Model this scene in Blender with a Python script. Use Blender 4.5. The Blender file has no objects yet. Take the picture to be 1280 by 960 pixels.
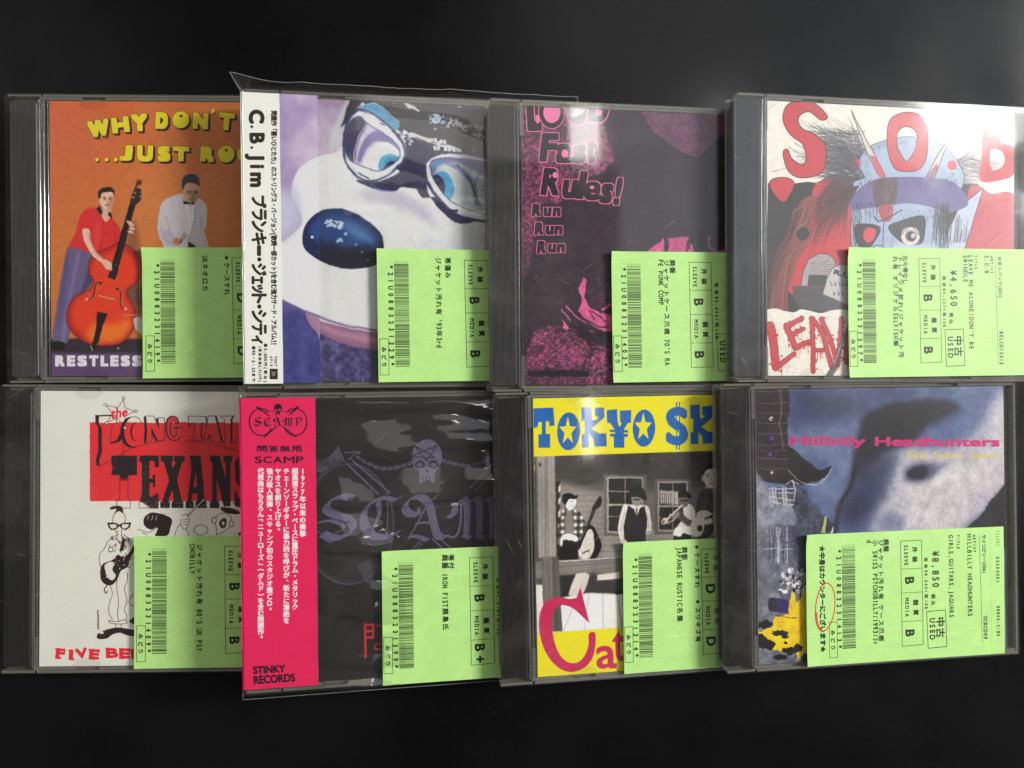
import bpy, bmesh, math, random
import numpy as np
from mathutils import Matrix, Vector

# ------------------------------------------------------------------ camera, world, lamps
S = bpy.context.scene
COL = S.collection
MM = 0.001
FPX = 1000.0                      # focal length in pixels of a 1280 wide picture
KT = 0.0438                       # the phone leans a little to the right
CAMD = 364.0
ax = Vector((KT, 0, -1)).normalized()
CAM = -CAMD * ax                  # millimetres
RGT = Vector((1, 0, KT)).normalized()
UPV = Vector((0, 1, 0))
cd = bpy.data.cameras.new('phone_camera')
cam = bpy.data.objects.new('phone_camera', cd); COL.objects.link(cam)
cd.sensor_width = 36.0; cd.lens = 36.0 * FPX / 1280.0
cd.clip_start = 0.01; cd.clip_end = 60
Mc = Matrix((RGT, UPV, -ax)).transposed().to_4x4()
Mc.translation = CAM * MM
cam.matrix_world = Mc
S.camera = cam
S.render.resolution_x = 1024; S.render.resolution_y = 768
S.view_settings.view_transform = 'Standard'
S.view_settings.look = 'None'
S.view_settings.exposure = 0.0
S.view_settings.gamma = 1.0
S.cycles.max_bounces = 10
S.cycles.transparent_max_bounces = 24
S.cycles.sample_clamp_indirect = 4

W = bpy.data.worlds.new('World'); S.world = W; W.use_nodes = True
bg = W.node_tree.nodes['Background']
bg.inputs[0].default_value = (1.0, 0.97, 0.93, 1); bg.inputs[1].default_value = 0.085

def area(name, loc, tgt, sx, sy, radiance, col=(1, .985, .975)):
    l = bpy.data.lights.new(name, 'AREA'); l.shape = 'RECTANGLE'
    l.size = sx; l.size_y = sy; l.energy = radiance * math.pi * sx * sy; l.color = col
    o = bpy.data.objects.new(name, l); COL.objects.link(o)
    o.location = loc
    d = (Vector(tgt) - Vector(loc)).normalized()
    o.rotation_euler = d.to_track_quat('-Z', 'Y').to_euler()
    return o
# the bright tube fitting far on the right throws the shadows; smaller fittings overhead show as reflections
area('ceiling_tube_light', (3.00, 0.66, 1.75), (0.05, 0.0, 0.0), 0.37, 0.80, 184)
area('ceiling_lamp_light', (1.08, 0.56, 0.90), (1.08, 0.56, 0.0), 0.20, 0.24, 21)
area('ceiling_panel_light', (0.56, 0.60, 1.50), (0.56, 0.6, 0), 0.075, 0.125, 12)
area('ceiling_spot_light', (0.57, -0.10, 1.50), (0.57, -0.10, 0), 0.022, 0.14, 14)
area('lit_ceiling_light', (1.70, 1.15, 1.5), (1.70, 1.15, 0), 2.1, 2.0, 0.8, (.86, .93, 1))
area('left_fill_light', (-2.2, 0.70, 1.45), (-0.1, 0, 0), 0.5, 0.5, 22)  # added fill with no known fitting behind it, brightens the left-hand cases
area('far_ceiling_light', (0.37, 1.20, 1.5), (0.37, 1.20, 0), 0.56, 1.35, 0.8, (1, .98, .96))

# ------------------------------------------------------------------ raster painter
def srgb2lin(c):
    c = np.asarray(c, float)
    return np.where(c <= .04045, c / 12.92, ((c + .055) / 1.055) ** 2.4)
def lin2srgb(c):
    c = np.clip(c, 0, 1)
    return np.where(c <= .0031308, c * 12.92, 1.055 * c ** (1 / 2.4) - .055)

SUB = 4
def cover(E, H, Wd):
    """anti-aliased non-zero winding coverage of directed edges (n,4) x0,y0,x1,y1"""
    E = np.asarray(E, float)
    if len(E) == 0: return None
    x0b = int(max(0, math.floor(min(E[:, 0].min(), E[:, 2].min())) - 1)); x1b = int(min(Wd, math.ceil(max(E[:, 0].max(), E[:, 2].max())) + 2))
    y0b = int(max(0, math.floor(min(E[:, 1].min(), E[:, 3].min())))); y1b = int(min(H, math.ceil(max(E[:, 1].max(), E[:, 3].max())) + 1))
    if x1b <= x0b or y1b <= y0b: return None
    w, h = x1b - x0b, y1b - y0b
    xa, ya, xb, yb = E[:, 0] - x0b, (E[:, 1] - y0b) * SUB, E[:, 2] - x0b, (E[:, 3] - y0b) * SUB
    sg = np.where(yb > ya, 1.0, -1.0)
    sw = yb < ya
    xa, xb = np.where(sw, xb, xa), np.where(sw, xa, xb)
    ya, yb = np.where(sw, yb, ya), np.where(sw, ya, yb)
    r0 = np.clip(np.ceil(ya - .5), 0, h * SUB).astype(int); r1 = np.clip(np.ceil(yb - .5), 0, h * SUB).astype(int)
    n = r1 - r0; k = n > 0
    if not k.any(): return None
    xa, xb, ya, yb, sg, r0, n = xa[k], xb[k], ya[k], yb[k], sg[k], r0[k], n[k]
    idx = np.repeat(np.arange(len(n)), n)
    row = np.arange(n.sum()) - np.repeat(np.cumsum(n) - n, n) + r0[idx]
    t = (row + .5 - ya[idx]) / (yb[idx] - ya[idx])
    x = np.clip(xa[idx] + t * (xb[idx] - xa[idx]), 0, w - 1e-3)
    xi = x.astype(int); fr = x - xi
    acc = np.zeros((h * SUB, w + 2))
    np.add.at(acc, (row, xi), sg[idx] * (1 - fr))
    np.add.at(acc, (row, xi + 1), sg[idx] * fr)
    m = np.minimum(np.abs(np.cumsum(acc, 1)[:, :w]), 1).reshape(h, SUB, w).mean(1)
    return m, y0b, x0b

def poly_edges(p):
    p = np.asarray(p, float)
    return np.hstack([p, np.roll(p, -1, 0)])
def smooth(p, n=6, closed=True):
    p = np.asarray(p, float)
    N = len(p); out = []
    for i in range(N if closed else N - 1):
        if closed: a, b, c, d = p[i - 1], p[i], p[(i + 1) % N], p[(i + 2) % N]
        else: a, b, c, d = p[max(i - 1, 0)], p[i], p[i + 1], p[min(i + 2, N - 1)]
        for t in np.arange(n) / n:
            out.append(.5 * (2 * b + (c - a) * t + (2 * a - 5 * b + 4 * c - d) * t * t + (3 * b - a - 3 * c + d) * t ** 3))
    if not closed: out.append(p[-1])
    return np.array(out)
def box1(a, r, axis):
    k = 2 * r + 1
    pad = [(0, 0)] * a.ndim; pad[axis] = (r + 1, r)
    c = np.cumsum(np.pad(a, pad, mode='edge'), axis)
    s1 = [slice(None)] * a.ndim; s2 = [slice(None)] * a.ndim
    s1[axis] = slice(k, None); s2[axis] = slice(0, -k)
    return (c[tuple(s1)] - c[tuple(s2)]) / k
def blur2(a, r):
    r = int(r)
    if r < 1: return a
    for _ in range(2):
        a = box1(box1(a, r, 0), r, 1)
    return a
def noise2(H, Wd, cell, seed, octv=4, rough=.55):
    rg = np.random.RandomState(seed)
    out = np.zeros((H, Wd)); amp = 1; tot = 0
    cx = cy = None
    cell = cell if isinstance(cell, tuple) else (cell, cell)
    for o in range(octv):
        ch, cw = max(1.5, cell[1] / 2 ** o), max(1.5, cell[0] / 2 ** o)
        gh, gw = int(H / ch) + 3, int(Wd / cw) + 3
        g = rg.rand(gh, gw)
        y = np.arange(H) / ch; x = np.arange(Wd) / cw
        yi = y.astype(int); xi = x.astype(int); fy = y - yi; fx = x - xi
        fy = (fy * fy * (3 - 2 * fy))[:, None]; fx = (fx * fx * (3 - 2 * fx))[None]
        a = g[yi][:, xi]; b = g[yi][:, xi + 1]; c = g[yi + 1][:, xi]; d = g[yi + 1][:, xi + 1]
        out += amp * ((a * (1 - fx) + b * fx) * (1 - fy) + (c * (1 - fx) + d * fx) * fy); tot += amp; amp *= rough
    return out / tot

_glyph = {}
def glyph(s, font_scale=1.0):
    """directed outline edges (em units, y up) of a string in the built-in font, and its bounding box"""
    if s in _glyph: return _glyph[s]
    cu = bpy.data.curves.new('tmp_text', 'FONT'); cu.body = s; cu.size = 1; cu.resolution_u = 4; cu.fill_mode = 'FRONT'
    ob = bpy.data.objects.new('tmp_text', cu)
    me = ob.to_mesh()
    if me is None or len(me.polygons) == 0:
        ob.to_mesh_clear(); bpy.data.objects.remove(ob); bpy.data.curves.remove(cu)
        _glyph[s] = (np.zeros((0, 4)), (0, 0, .3, .7)); return _glyph[s]
    co = np.empty(len(me.vertices) * 3); me.vertices.foreach_get('co', co); co = co.reshape(-1, 3)[:, :2]
    me.calc_loop_triangles()
    tr = np.empty(len(me.loop_triangles) * 3, int); me.loop_triangles.foreach_get('vertices', tr); tr = tr.reshape(-1, 3)
    A, B, C = co[tr[:, 0]], co[tr[:, 1]], co[tr[:, 2]]
    ar = (B[:, 0] - A[:, 0]) * (C[:, 1] - A[:, 1]) - (B[:, 1] - A[:, 1]) * (C[:, 0] - A[:, 0])
    tr[ar < 0] = tr[ar < 0][:, ::-1]
    ed = set()
    for t in tr.tolist():
        for a, b in ((t[0], t[1]), (t[1], t[2]), (t[2], t[0])):
            if (b, a) in ed: ed.discard((b, a))
            else: ed.add((a, b))
    e = np.array(list(ed), int)
    E = np.hstack([co[e[:, 0]], co[e[:, 1]]])
    bb = (co[:, 0].min(), co[:, 1].min(), co[:, 0].max(), co[:, 1].max())
    ob.to_mesh_clear(); bpy.data.objects.remove(ob); bpy.data.curves.remove(cu)
    _glyph[s] = (E, bb); return _glyph[s]
CAPH = None
def caph():
    global CAPH
    if CAPH is None: CAPH = glyph('H')[1][3]
    return CAPH

LATW = 1.0
class Canvas:
    def __init__(self, H, Wd, mapper, base=(255, 255, 255)):
        self.H, self.W = H, Wd
        self.map = mapper                      # view points -> texel points
        self.a = np.empty((H, Wd, 3)); self.a[:] = np.array(base) / 255.
        self.V = (0, 0, 1)
        self.px = 1.0; self.kern = 'round'
    def view(self, ox, oy, s): self.V = (ox, oy, s); return self
    def T(self, p):
        p = np.asarray(p, float).reshape(-1, 2)
        return self.map(p / self.V[2] + np.array(self.V[:2]))
    def unit(self): return self.px / self.V[2]       # texels per view unit
    def put(self, E, col, al=1.0, blur=0, grain=0, clip=None, soft=None):
        r = cover(E, self.H, self.W)
        if r is None: return
        m, y, x = r
        if blur:
            b = max(1, int(blur * self.unit()))
            p = 2 * b + 2
            y0, x0, y1, x1 = max(0, y - p), max(0, x - p), min(self.H, y + m.shape[0] + p), min(self.W, x + m.shape[1] + p)
            M = np.zeros((y1 - y0, x1 - x0)); M[y - y0:y - y0 + m.shape[0], x - x0:x - x0 + m.shape[1]] = m
            m = blur2(M, b); y, x = y0, x0
        if clip is not None: m = m * clip[y:y + m.shape[0], x:x + m.shape[1]]
        if grain:
            n = noise2(m.shape[0], m.shape[1], 6, 7, 3)
            m = m * np.clip(1 - grain + grain * 3 * (n - .3), 0, 1)
        m = (m * al)[..., None]
        s = self.a[y:y + m.shape[0], x:x + m.shape[1]]
        c = np.array(col, float) / 255. if not isinstance(col, np.ndarray) else col[y:y + m.shape[0], x:x + m.shape[1]]
        s[:] = s * (1 - m) + c * m
    def poly(self, p, col, al=1, blur=0, sm=False, grain=0, clip=None):
        if sm: p = smooth(p)
        self.put(poly_edges(self.T(p)), col, al, blur, grain, clip)
    def mask(self, p, sm=False, blur=0):
        if sm: p = smooth(p)
        M = np.zeros((self.H, self.W)); r = cover(poly_edges(self.T(p)), self.H, self.W)
        if r: m, y, x = r; M[y:y + m.shape[0], x:x + m.shape[1]] = m
        return blur2(M, int(blur * self.unit())) if blur else M
    def rect(self, x0, y0, x1, y1, col, al=1, blur=0, clip=None):
        self.poly([(x0, y0), (x1, y0), (x1, y1), (x0, y1)], col, al, blur, clip=clip)
    def ell(self, cx, cy, rx, ry, col, al=1, blur=0, rot=0, clip=None, n=28):
        t = np.linspace(0, 2 * math.pi, n, endpoint=False)
        c, s = math.cos(math.radians(rot)), math.sin(math.radians(rot))
        x, y = rx * np.cos(t), ry * np.sin(t)
        self.poly(np.stack([cx + x * c - y * s, cy + x * s + y * c], 1), col, al, blur, clip=clip)
    def line(self, p, w, col, al=1, blur=0, sm=False, closed=False, w1=None, clip=None):
        p = np.asarray(p, float)
        if sm: p = smooth(p, closed=closed)
        if closed: p = np.vstack([p, p[:1]])
        q = self.T(p); u = self.unit()
        ws = np.linspace(w, w if w1 is None else w1, len(q)) * u / 2
        E = []
        for i in range(len(q) - 1):
            d = q[i + 1] - q[i]; L = math.hypot(*d)
            if L < 1e-6: continue
            n = np.array([-d[1], d[0]]) / L
            E.append(poly_edges([q[i] + n * ws[i], q[i] - n * ws[i], q[i + 1] - n * ws[i + 1], q[i + 1] + n * ws[i + 1]]))
        t = np.linspace(0, 2 * math.pi, 8, endpoint=False)
        for i in range(len(q)):
            if ws[i] > .8:
                E.append(poly_edges(q[i] + ws[i] * np.stack([np.cos(-t), np.sin(-t)], 1))[:, [2, 3, 0, 1]][:, [2, 3, 0, 1]])
        if not E: return
        # same orientation for quads and discs so the winding never cancels
        out = []
        for e in E:
            ar = (e[:, 0] * e[:, 3] - e[:, 2] * e[:, 1]).sum()
            out.append(e if ar > 0 else e[:, [2, 3, 0, 1]])
        self.put(np.vstack(out), col, al, blur, clip=clip)
    def _edges(self, s, f):
        E, bb = glyph(s)
        if len(E) == 0: return E
        a = self.T(f(E[:, :2])); b = self.T(f(E[:, 2:]))
        return np.hstack([a, b])
    def _bold(self, E, col, al, bold, blur=0, clip=None, by=None):
        if len(E) == 0: return
        b = bold * self.unit()
        if b > .3:
            k = 8 if b < 3 or self.kern == 'sq' else 14
            parts = [E]
            for t in np.linspace(0, 2 * math.pi, k, endpoint=False):
                o = np.array([math.cos(t), math.sin(t) * (1 if by is None else by)]) * b
                if self.kern == 'sq': o = o / max(abs(math.cos(t)), abs(math.sin(t)))
                parts.append(E + np.array([o[0], o[1], o[0], o[1]]))
            E = np.vstack(parts)
        self.put(E, col, al, blur, clip=clip)
    def text(self, s, p0, p1, cap, col, al=1, bold=0, shear=0, blur=0, clip=None, by=None):
        """whole string on the baseline p0-p1, stretched to its length"""
        p0, p1 = np.array(p0, float), np.array(p1, float)
        E, bb = glyph(s)
        d = p1 - p0; L = math.hypot(*d); d = d / L; up = np.array([d[1], -d[0]])
        sx = L / max(bb[2] - bb[0], 1e-6); sy = cap / caph()
        f = lambda q: p0 + (q[:, :1] - bb[0]) * sx * d + q[:, 1:2] * sy * (up + shear * d)
        self._bold(self._edges(s, f), col, al, bold, blur, clip, by)
    def letter(self, ch, x0, y0, x1, y1, col, rot=0, bold=0, al=1, shear=0):
        """one glyph whose outline fills the box"""
        E, bb = glyph(ch); cx, cy = (x0 + x1) / 2, (y0 + y1) / 2
        c, s = math.cos(math.radians(rot)), math.sin(math.radians(rot))
        def f(q):
            u = (q[:, 0] - bb[0]) / (bb[2] - bb[0]) * (x1 - x0) + x0 - cx
            v = y1 - (q[:, 1] - bb[1]) / (bb[3] - bb[1]) * (y1 - y0) - cy
            u = u - shear * v
            return np.stack([cx + u * c - v * s, cy + u * s + v * c], 1)
        self._bold(self._edges(ch, f), col, al, bold)
    def mono(self, s, xb, y0, y1, cap, col, al=1, bold=0, sq=1.0):
        """one character per cell, read from the top down, turned clockwise (CJK takes two cells)"""
        wd = [2 if ord(c) > 0x2000 else 1 for c in s]; n = sum(wd); cell = (y1 - y0) / n; k = 0
        E = []
        for c, w in zip(s, wd):
            if c != ' ':
                e, bb = glyph(c)
                if len(e):
                    sc = cap / caph() * (.86 if w == 2 else 1)
                    scx = min(sc * LATW, cell * w * .92 / max(bb[2] - bb[0], .12)) * sq if w == 1 else min(sc, cell * 2 / .98)
                    yc = y0 + (k + w / 2) * cell; mx = (bb[0] + bb[2]) / 2 if w == 1 else .5
                    up0 = .05 if w == 2 else 0
                    f = lambda q: np.stack([xb + (q[:, 1] + up0) * sc, yc + (q[:, 0] - mx) * scx], 1)
                    E.append(np.hstack([self.T(f(e[:, :2])), self.T(f(e[:, 2:]))]))
            k += w
        if E: self._bold(np.vstack(E), col, al, bold)
    def vert(self, s, xc, y0, y1, size, col, bold=0, al=1):
        """upright characters stacked from the top down"""
        n = len(s); cell = (y1 - y0) / n; E = []
        for k, c in enumerate(s):
            e, bb = glyph(c)
            if len(e) == 0: continue
            yc = y0 + (k + .5) * cell
            sy = min(size, cell * 1.06)
            if c in 'ー「」()': g = lambda q: np.stack([xc + (q[:, 1] - (bb[1] + bb[3]) / 2) * size, yc + (q[:, 0] - (bb[0] + bb[2]) / 2) * sy], 1)
            elif c in '、。': g = lambda q: np.stack([xc + (q[:, 0] - .05) * size, yc - (q[:, 1] - .4) * sy - .45 * sy], 1)
            elif ord(c) > 0x2000: g = lambda q: np.stack([xc + (q[:, 0] - .5) * size, yc - (q[:, 1] - .38) * sy], 1)
            else: g = lambda q: np.stack([xc + (q[:, 0] - (bb[0] + bb[2]) / 2) * size * 1.1, yc - (q[:, 1] - (bb[1] + bb[3]) / 2) * sy * 1.15], 1)
            E.append(np.hstack([self.T(g(e[:, :2])), self.T(g(e[:, 2:]))]))
        if E: self._bold(np.vstack(E), col, al, bold)
    def mix(self, m, col, al=1):
        m = (m * al)[..., None]; self.a = self.a * (1 - m) + (np.array(col, float) / 255.) * m
    def warp(self, amp, cell, seed, amp2=0, cell2=10):
        """push the picture about by smooth noise so drawn outlines turn irregular"""
        dx = (noise2(self.H, self.W, cell, seed, 3) - .5) * 2 * amp; dy = (noise2(self.H, self.W, cell, seed + 1, 3) - .5) * 2 * amp
        if amp2: dx += (noise2(self.H, self.W, cell2, seed + 2, 2) - .5) * 2 * amp2; dy += (noise2(self.H, self.W, cell2, seed + 3, 2) - .5) * 2 * amp2
        Y, X = np.mgrid[0:self.H, 0:self.W]
        x = np.clip(X + dx, 0, self.W - 1.001); y = np.clip(Y + dy, 0, self.H - 1.001)
        xi = x.astype(int); yi = y.astype(int); fx = (x - xi)[..., None]; fy = (y - yi)[..., None]; a = self.a
        self.a = (a[yi, xi] * (1 - fx) + a[yi, xi + 1] * fx) * (1 - fy) + (a[yi + 1, xi] * (1 - fx) + a[yi + 1, xi + 1] * fx) * fy
    def mottle(self, amp, cell, seed, octv=4):
        m = 1 + (noise2(self.H, self.W, cell, seed, octv, .7) - .5) * 2 * amp
        self.a = np.clip(self.a * m[..., None], 0, 1)
    def soften(self, r=1):
        for k in range(3): self.a[..., k] = blur2(self.a[..., k], r)
    def contrast(self, k, mid=.4): self.a = np.clip((self.a - mid) * k + mid, 0, 1)
    def nib(self, p, w, col, al=1, ang=-40):
        """broad-nib pen stroke: a slanted flat nib swept along a path"""
        p = smooth(np.asarray(p, float), 8, False); v = np.array([math.cos(math.radians(ang)), math.sin(math.radians(ang))]) * w / 2
        E = []
        for i in range(len(p) - 1):
            e = poly_edges(self.T([p[i] + v, p[i] - v, p[i + 1] - v, p[i + 1] + v]))
            ar = (e[:, 0] * e[:, 3] - e[:, 2] * e[:, 1]).sum(); E.append(e if ar > 0 else e[:, [2, 3, 0, 1]])
        self.put(np.vstack(E), col, al); self.line(p, w * .14, col, al)
    def face(self, cx, cy, s, dark, mid, turn=0.0):
        """printed small face: brows, eyes, shaded nose and mouth, side shadow; s = half width"""
        for e in (-.42, .42):
            x = cx + (e + turn) * s
            self.line([(x - .24 * s, cy - .28 * s), (x + .22 * s, cy - .32 * s)], .13 * s, dark, .85, sm=False)
            self.ell(x, cy - .08 * s, .2 * s, .09 * s, dark, .85); self.ell(x - .04 * s, cy - .1 * s, .05 * s, .04 * s, (230, 226, 220), .7)
            self.ell(x, cy + .0 * s, .26 * s, .16 * s, mid, .35, .08 * s)
        nx = cx + turn * s * 1.3
        self.poly([(nx - .02 * s, cy - .1 * s), (nx + .16 * s, cy + .42 * s), (nx - .14 * s, cy + .46 * s)], mid, .5, .05 * s)
        self.line([(nx - .13 * s, cy + .44 * s), (nx + .15 * s, cy + .44 * s)], .07 * s, dark, .6)
        self.line([(nx - .28 * s, cy + .78 * s), (nx, cy + .74 * s), (nx + .28 * s, cy + .78 * s)], .1 * s, dark, .75, sm=True)
        self.line([(nx - .16 * s, cy + .92 * s), (nx + .16 * s, cy + .92 * s)], .08 * s, mid, .6)
        self.poly([(cx + .62 * s, cy - .7 * s), (cx + .98 * s, cy - .3 * s), (cx + .8 * s, cy + .8 * s), (cx + .3 * s, cy + 1.2 * s), (cx + .5 * s, cy + .4 * s)], mid, .5, .14 * s, sm=True)
    def n(self, cell, seed, octv=4, rough=.55): return noise2(self.H, self.W, cell, seed, octv, rough)
    def image(self, name, gain=1.0, cmax=.86):
        g = np.array(gain) if not np.isscalar(gain) else gain
        lin = np.clip(srgb2lin(np.clip(self.a, 0, 1)) * g, 0.002, cmax)
        out = np.ones((self.H, self.W, 4), np.float32); out[..., :3] = lin2srgb(lin)
        im = bpy.data.images.new(name, self.W, self.H)
        im.pixels.foreach_set(out[::-1].ravel()); im.update(); im.pack()
        return im

# ------------------------------------------------------------------ materials
def newmat(name):
    m = bpy.data.materials.new(name); m.use_nodes = True
    nt = m.node_tree; nt.nodes.clear()
    return m, nt, nt.nodes, nt.links
def rgb(r, g, b): return tuple(float(v) for v in srgb2lin(np.array([r, g, b]) / 255.)) + (1,)

def mat_solid(name, col, rough=.5, spec=.5, nscale=0, namp=.15, bump=0, bscale=2000):
    m, nt, N, L = newmat(name)
    o = N.new('ShaderNodeOutputMaterial'); p = N.new('ShaderNodeBsdfPrincipled'); L.new(p.outputs[0], o.inputs[0])
    p.inputs['Roughness'].default_value = rough; p.inputs['Specular IOR Level'].default_value = spec
    tc = N.new('ShaderNodeTexCoord')
    nz = N.new('ShaderNodeTexNoise'); nz.inputs['Scale'].default_value = nscale or 60; nz.inputs['Detail'].default_value = 6
    L.new(tc.outputs['Object'], nz.inputs['Vector'])
    mx = N.new('ShaderNodeMix'); mx.data_type = 'RGBA'
    mx.inputs[6].default_value = tuple(c * (1 - namp) for c in col[:3]) + (1,)
    mx.inputs[7].default_value = tuple(min(1, c * (1 + namp)) for c in col[:3]) + (1,)
    L.new(nz.outputs[0], mx.inputs[0]); L.new(mx.outputs[2], p.inputs['Base Color'])
    if bump:
        n2 = N.new('ShaderNodeTexNoise'); n2.inputs['Scale'].default_value = bscale; n2.inputs['Detail'].default_value = 3
        L.new(tc.outputs['Object'], n2.inputs['Vector'])
        b = N.new('ShaderNodeBump'); b.inputs['Strength'].default_value = bump; b.inputs['Distance'].default_value = .0001
        L.new(n2.outputs[0], b.inputs['Height']); L.new(b.outputs[0], p.inputs['Normal'])
    return m

def mat_table():
    m, nt, N, L = newmat('black_table_laminate')
    o = N.new('ShaderNodeOutputMaterial'); p = N.new('ShaderNodeBsdfPrincipled'); L.new(p.outputs[0], o.inputs[0])
    tc = N.new('ShaderNodeTexCoord')
    nz = N.new('ShaderNodeTexNoise'); nz.inputs['Scale'].default_value = 9; nz.inputs['Detail'].default_value = 8
    L.new(tc.outputs['Object'], nz.inputs['Vector'])
    cr = N.new('ShaderNodeValToRGB'); cr.color_ramp.elements[0].position = .35; cr.color_ramp.elements[1].position = .7; cr.color_ramp.elements[0].color = (.0020, .0021, .0026, 1); cr.color_ramp.elements[1].color = (.0075, .0075, .0078, 1)
    L.new(nz.outputs[0], cr.inputs[0])
    # pale specks of dust lying on it
    vo = N.new('ShaderNodeTexVoronoi'); vo.inputs['Scale'].default_value = 260
    L.new(tc.outputs['Object'], vo.inputs['Vector'])
    lt = N.new('ShaderNodeMath'); lt.operation = 'LESS_THAN'; lt.inputs[1].default_value = .05; L.new(vo.outputs['Distance'], lt.inputs[0])
    nz3 = N.new('ShaderNodeTexNoise'); nz3.inputs['Scale'].default_value = 35; L.new(tc.outputs['Object'], nz3.inputs['Vector'])
    gt = N.new('ShaderNodeMath'); gt.operation = 'GREATER_THAN'; gt.inputs[1].default_value = .56; L.new(nz3.outputs[0], gt.inputs[0])
    mu = N.new('ShaderNodeMath'); mu.operation = 'MULTIPLY'; L.new(lt.outputs[0], mu.inputs[0]); L.new(gt.outputs[0], mu.inputs[1])
    mu2 = N.new('ShaderNodeMath'); mu2.operation = 'MULTIPLY'; mu2.inputs[1].default_value = .5; L.new(mu.outputs[0], mu2.inputs[0])
    mx = N.new('ShaderNodeMix'); mx.data_type = 'RGBA'; mx.inputs[7].default_value = (.10, .10, .10, 1)
    L.new(mu2.outputs[0], mx.inputs[0]); L.new(cr.outputs[0], mx.inputs[6]); L.new(mx.outputs[2], p.inputs['Base Color'])
    n2 = N.new('ShaderNodeTexNoise'); n2.inputs['Scale'].default_value = 12; n2.inputs['Detail'].default_value = 8
    L.new(tc.outputs['Object'], n2.inputs['Vector'])
    mr = N.new('ShaderNodeMapRange'); mr.inputs[1].default_value = .3; mr.inputs[2].default_value = .7; mr.inputs[3].default_value = .15; mr.inputs[4].default_value = .34
    L.new(n2.outputs[0], mr.inputs[0]); L.new(mr.outputs[0], p.inputs['Roughness'])
    p.inputs['Specular IOR Level'].default_value = .33
    n3 = N.new('ShaderNodeTexNoise'); n3.inputs['Scale'].default_value = 900; n3.inputs['Detail'].default_value = 2
    L.new(tc.outputs['Object'], n3.inputs['Vector'])
    b = N.new('ShaderNodeBump'); b.inputs['Strength'].default_value = .12; b.inputs['Distance'].default_value = .0001
    L.new(n3.outputs[0], b.inputs['Height']); L.new(b.outputs[0], p.inputs['Normal'])
    return m

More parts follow.
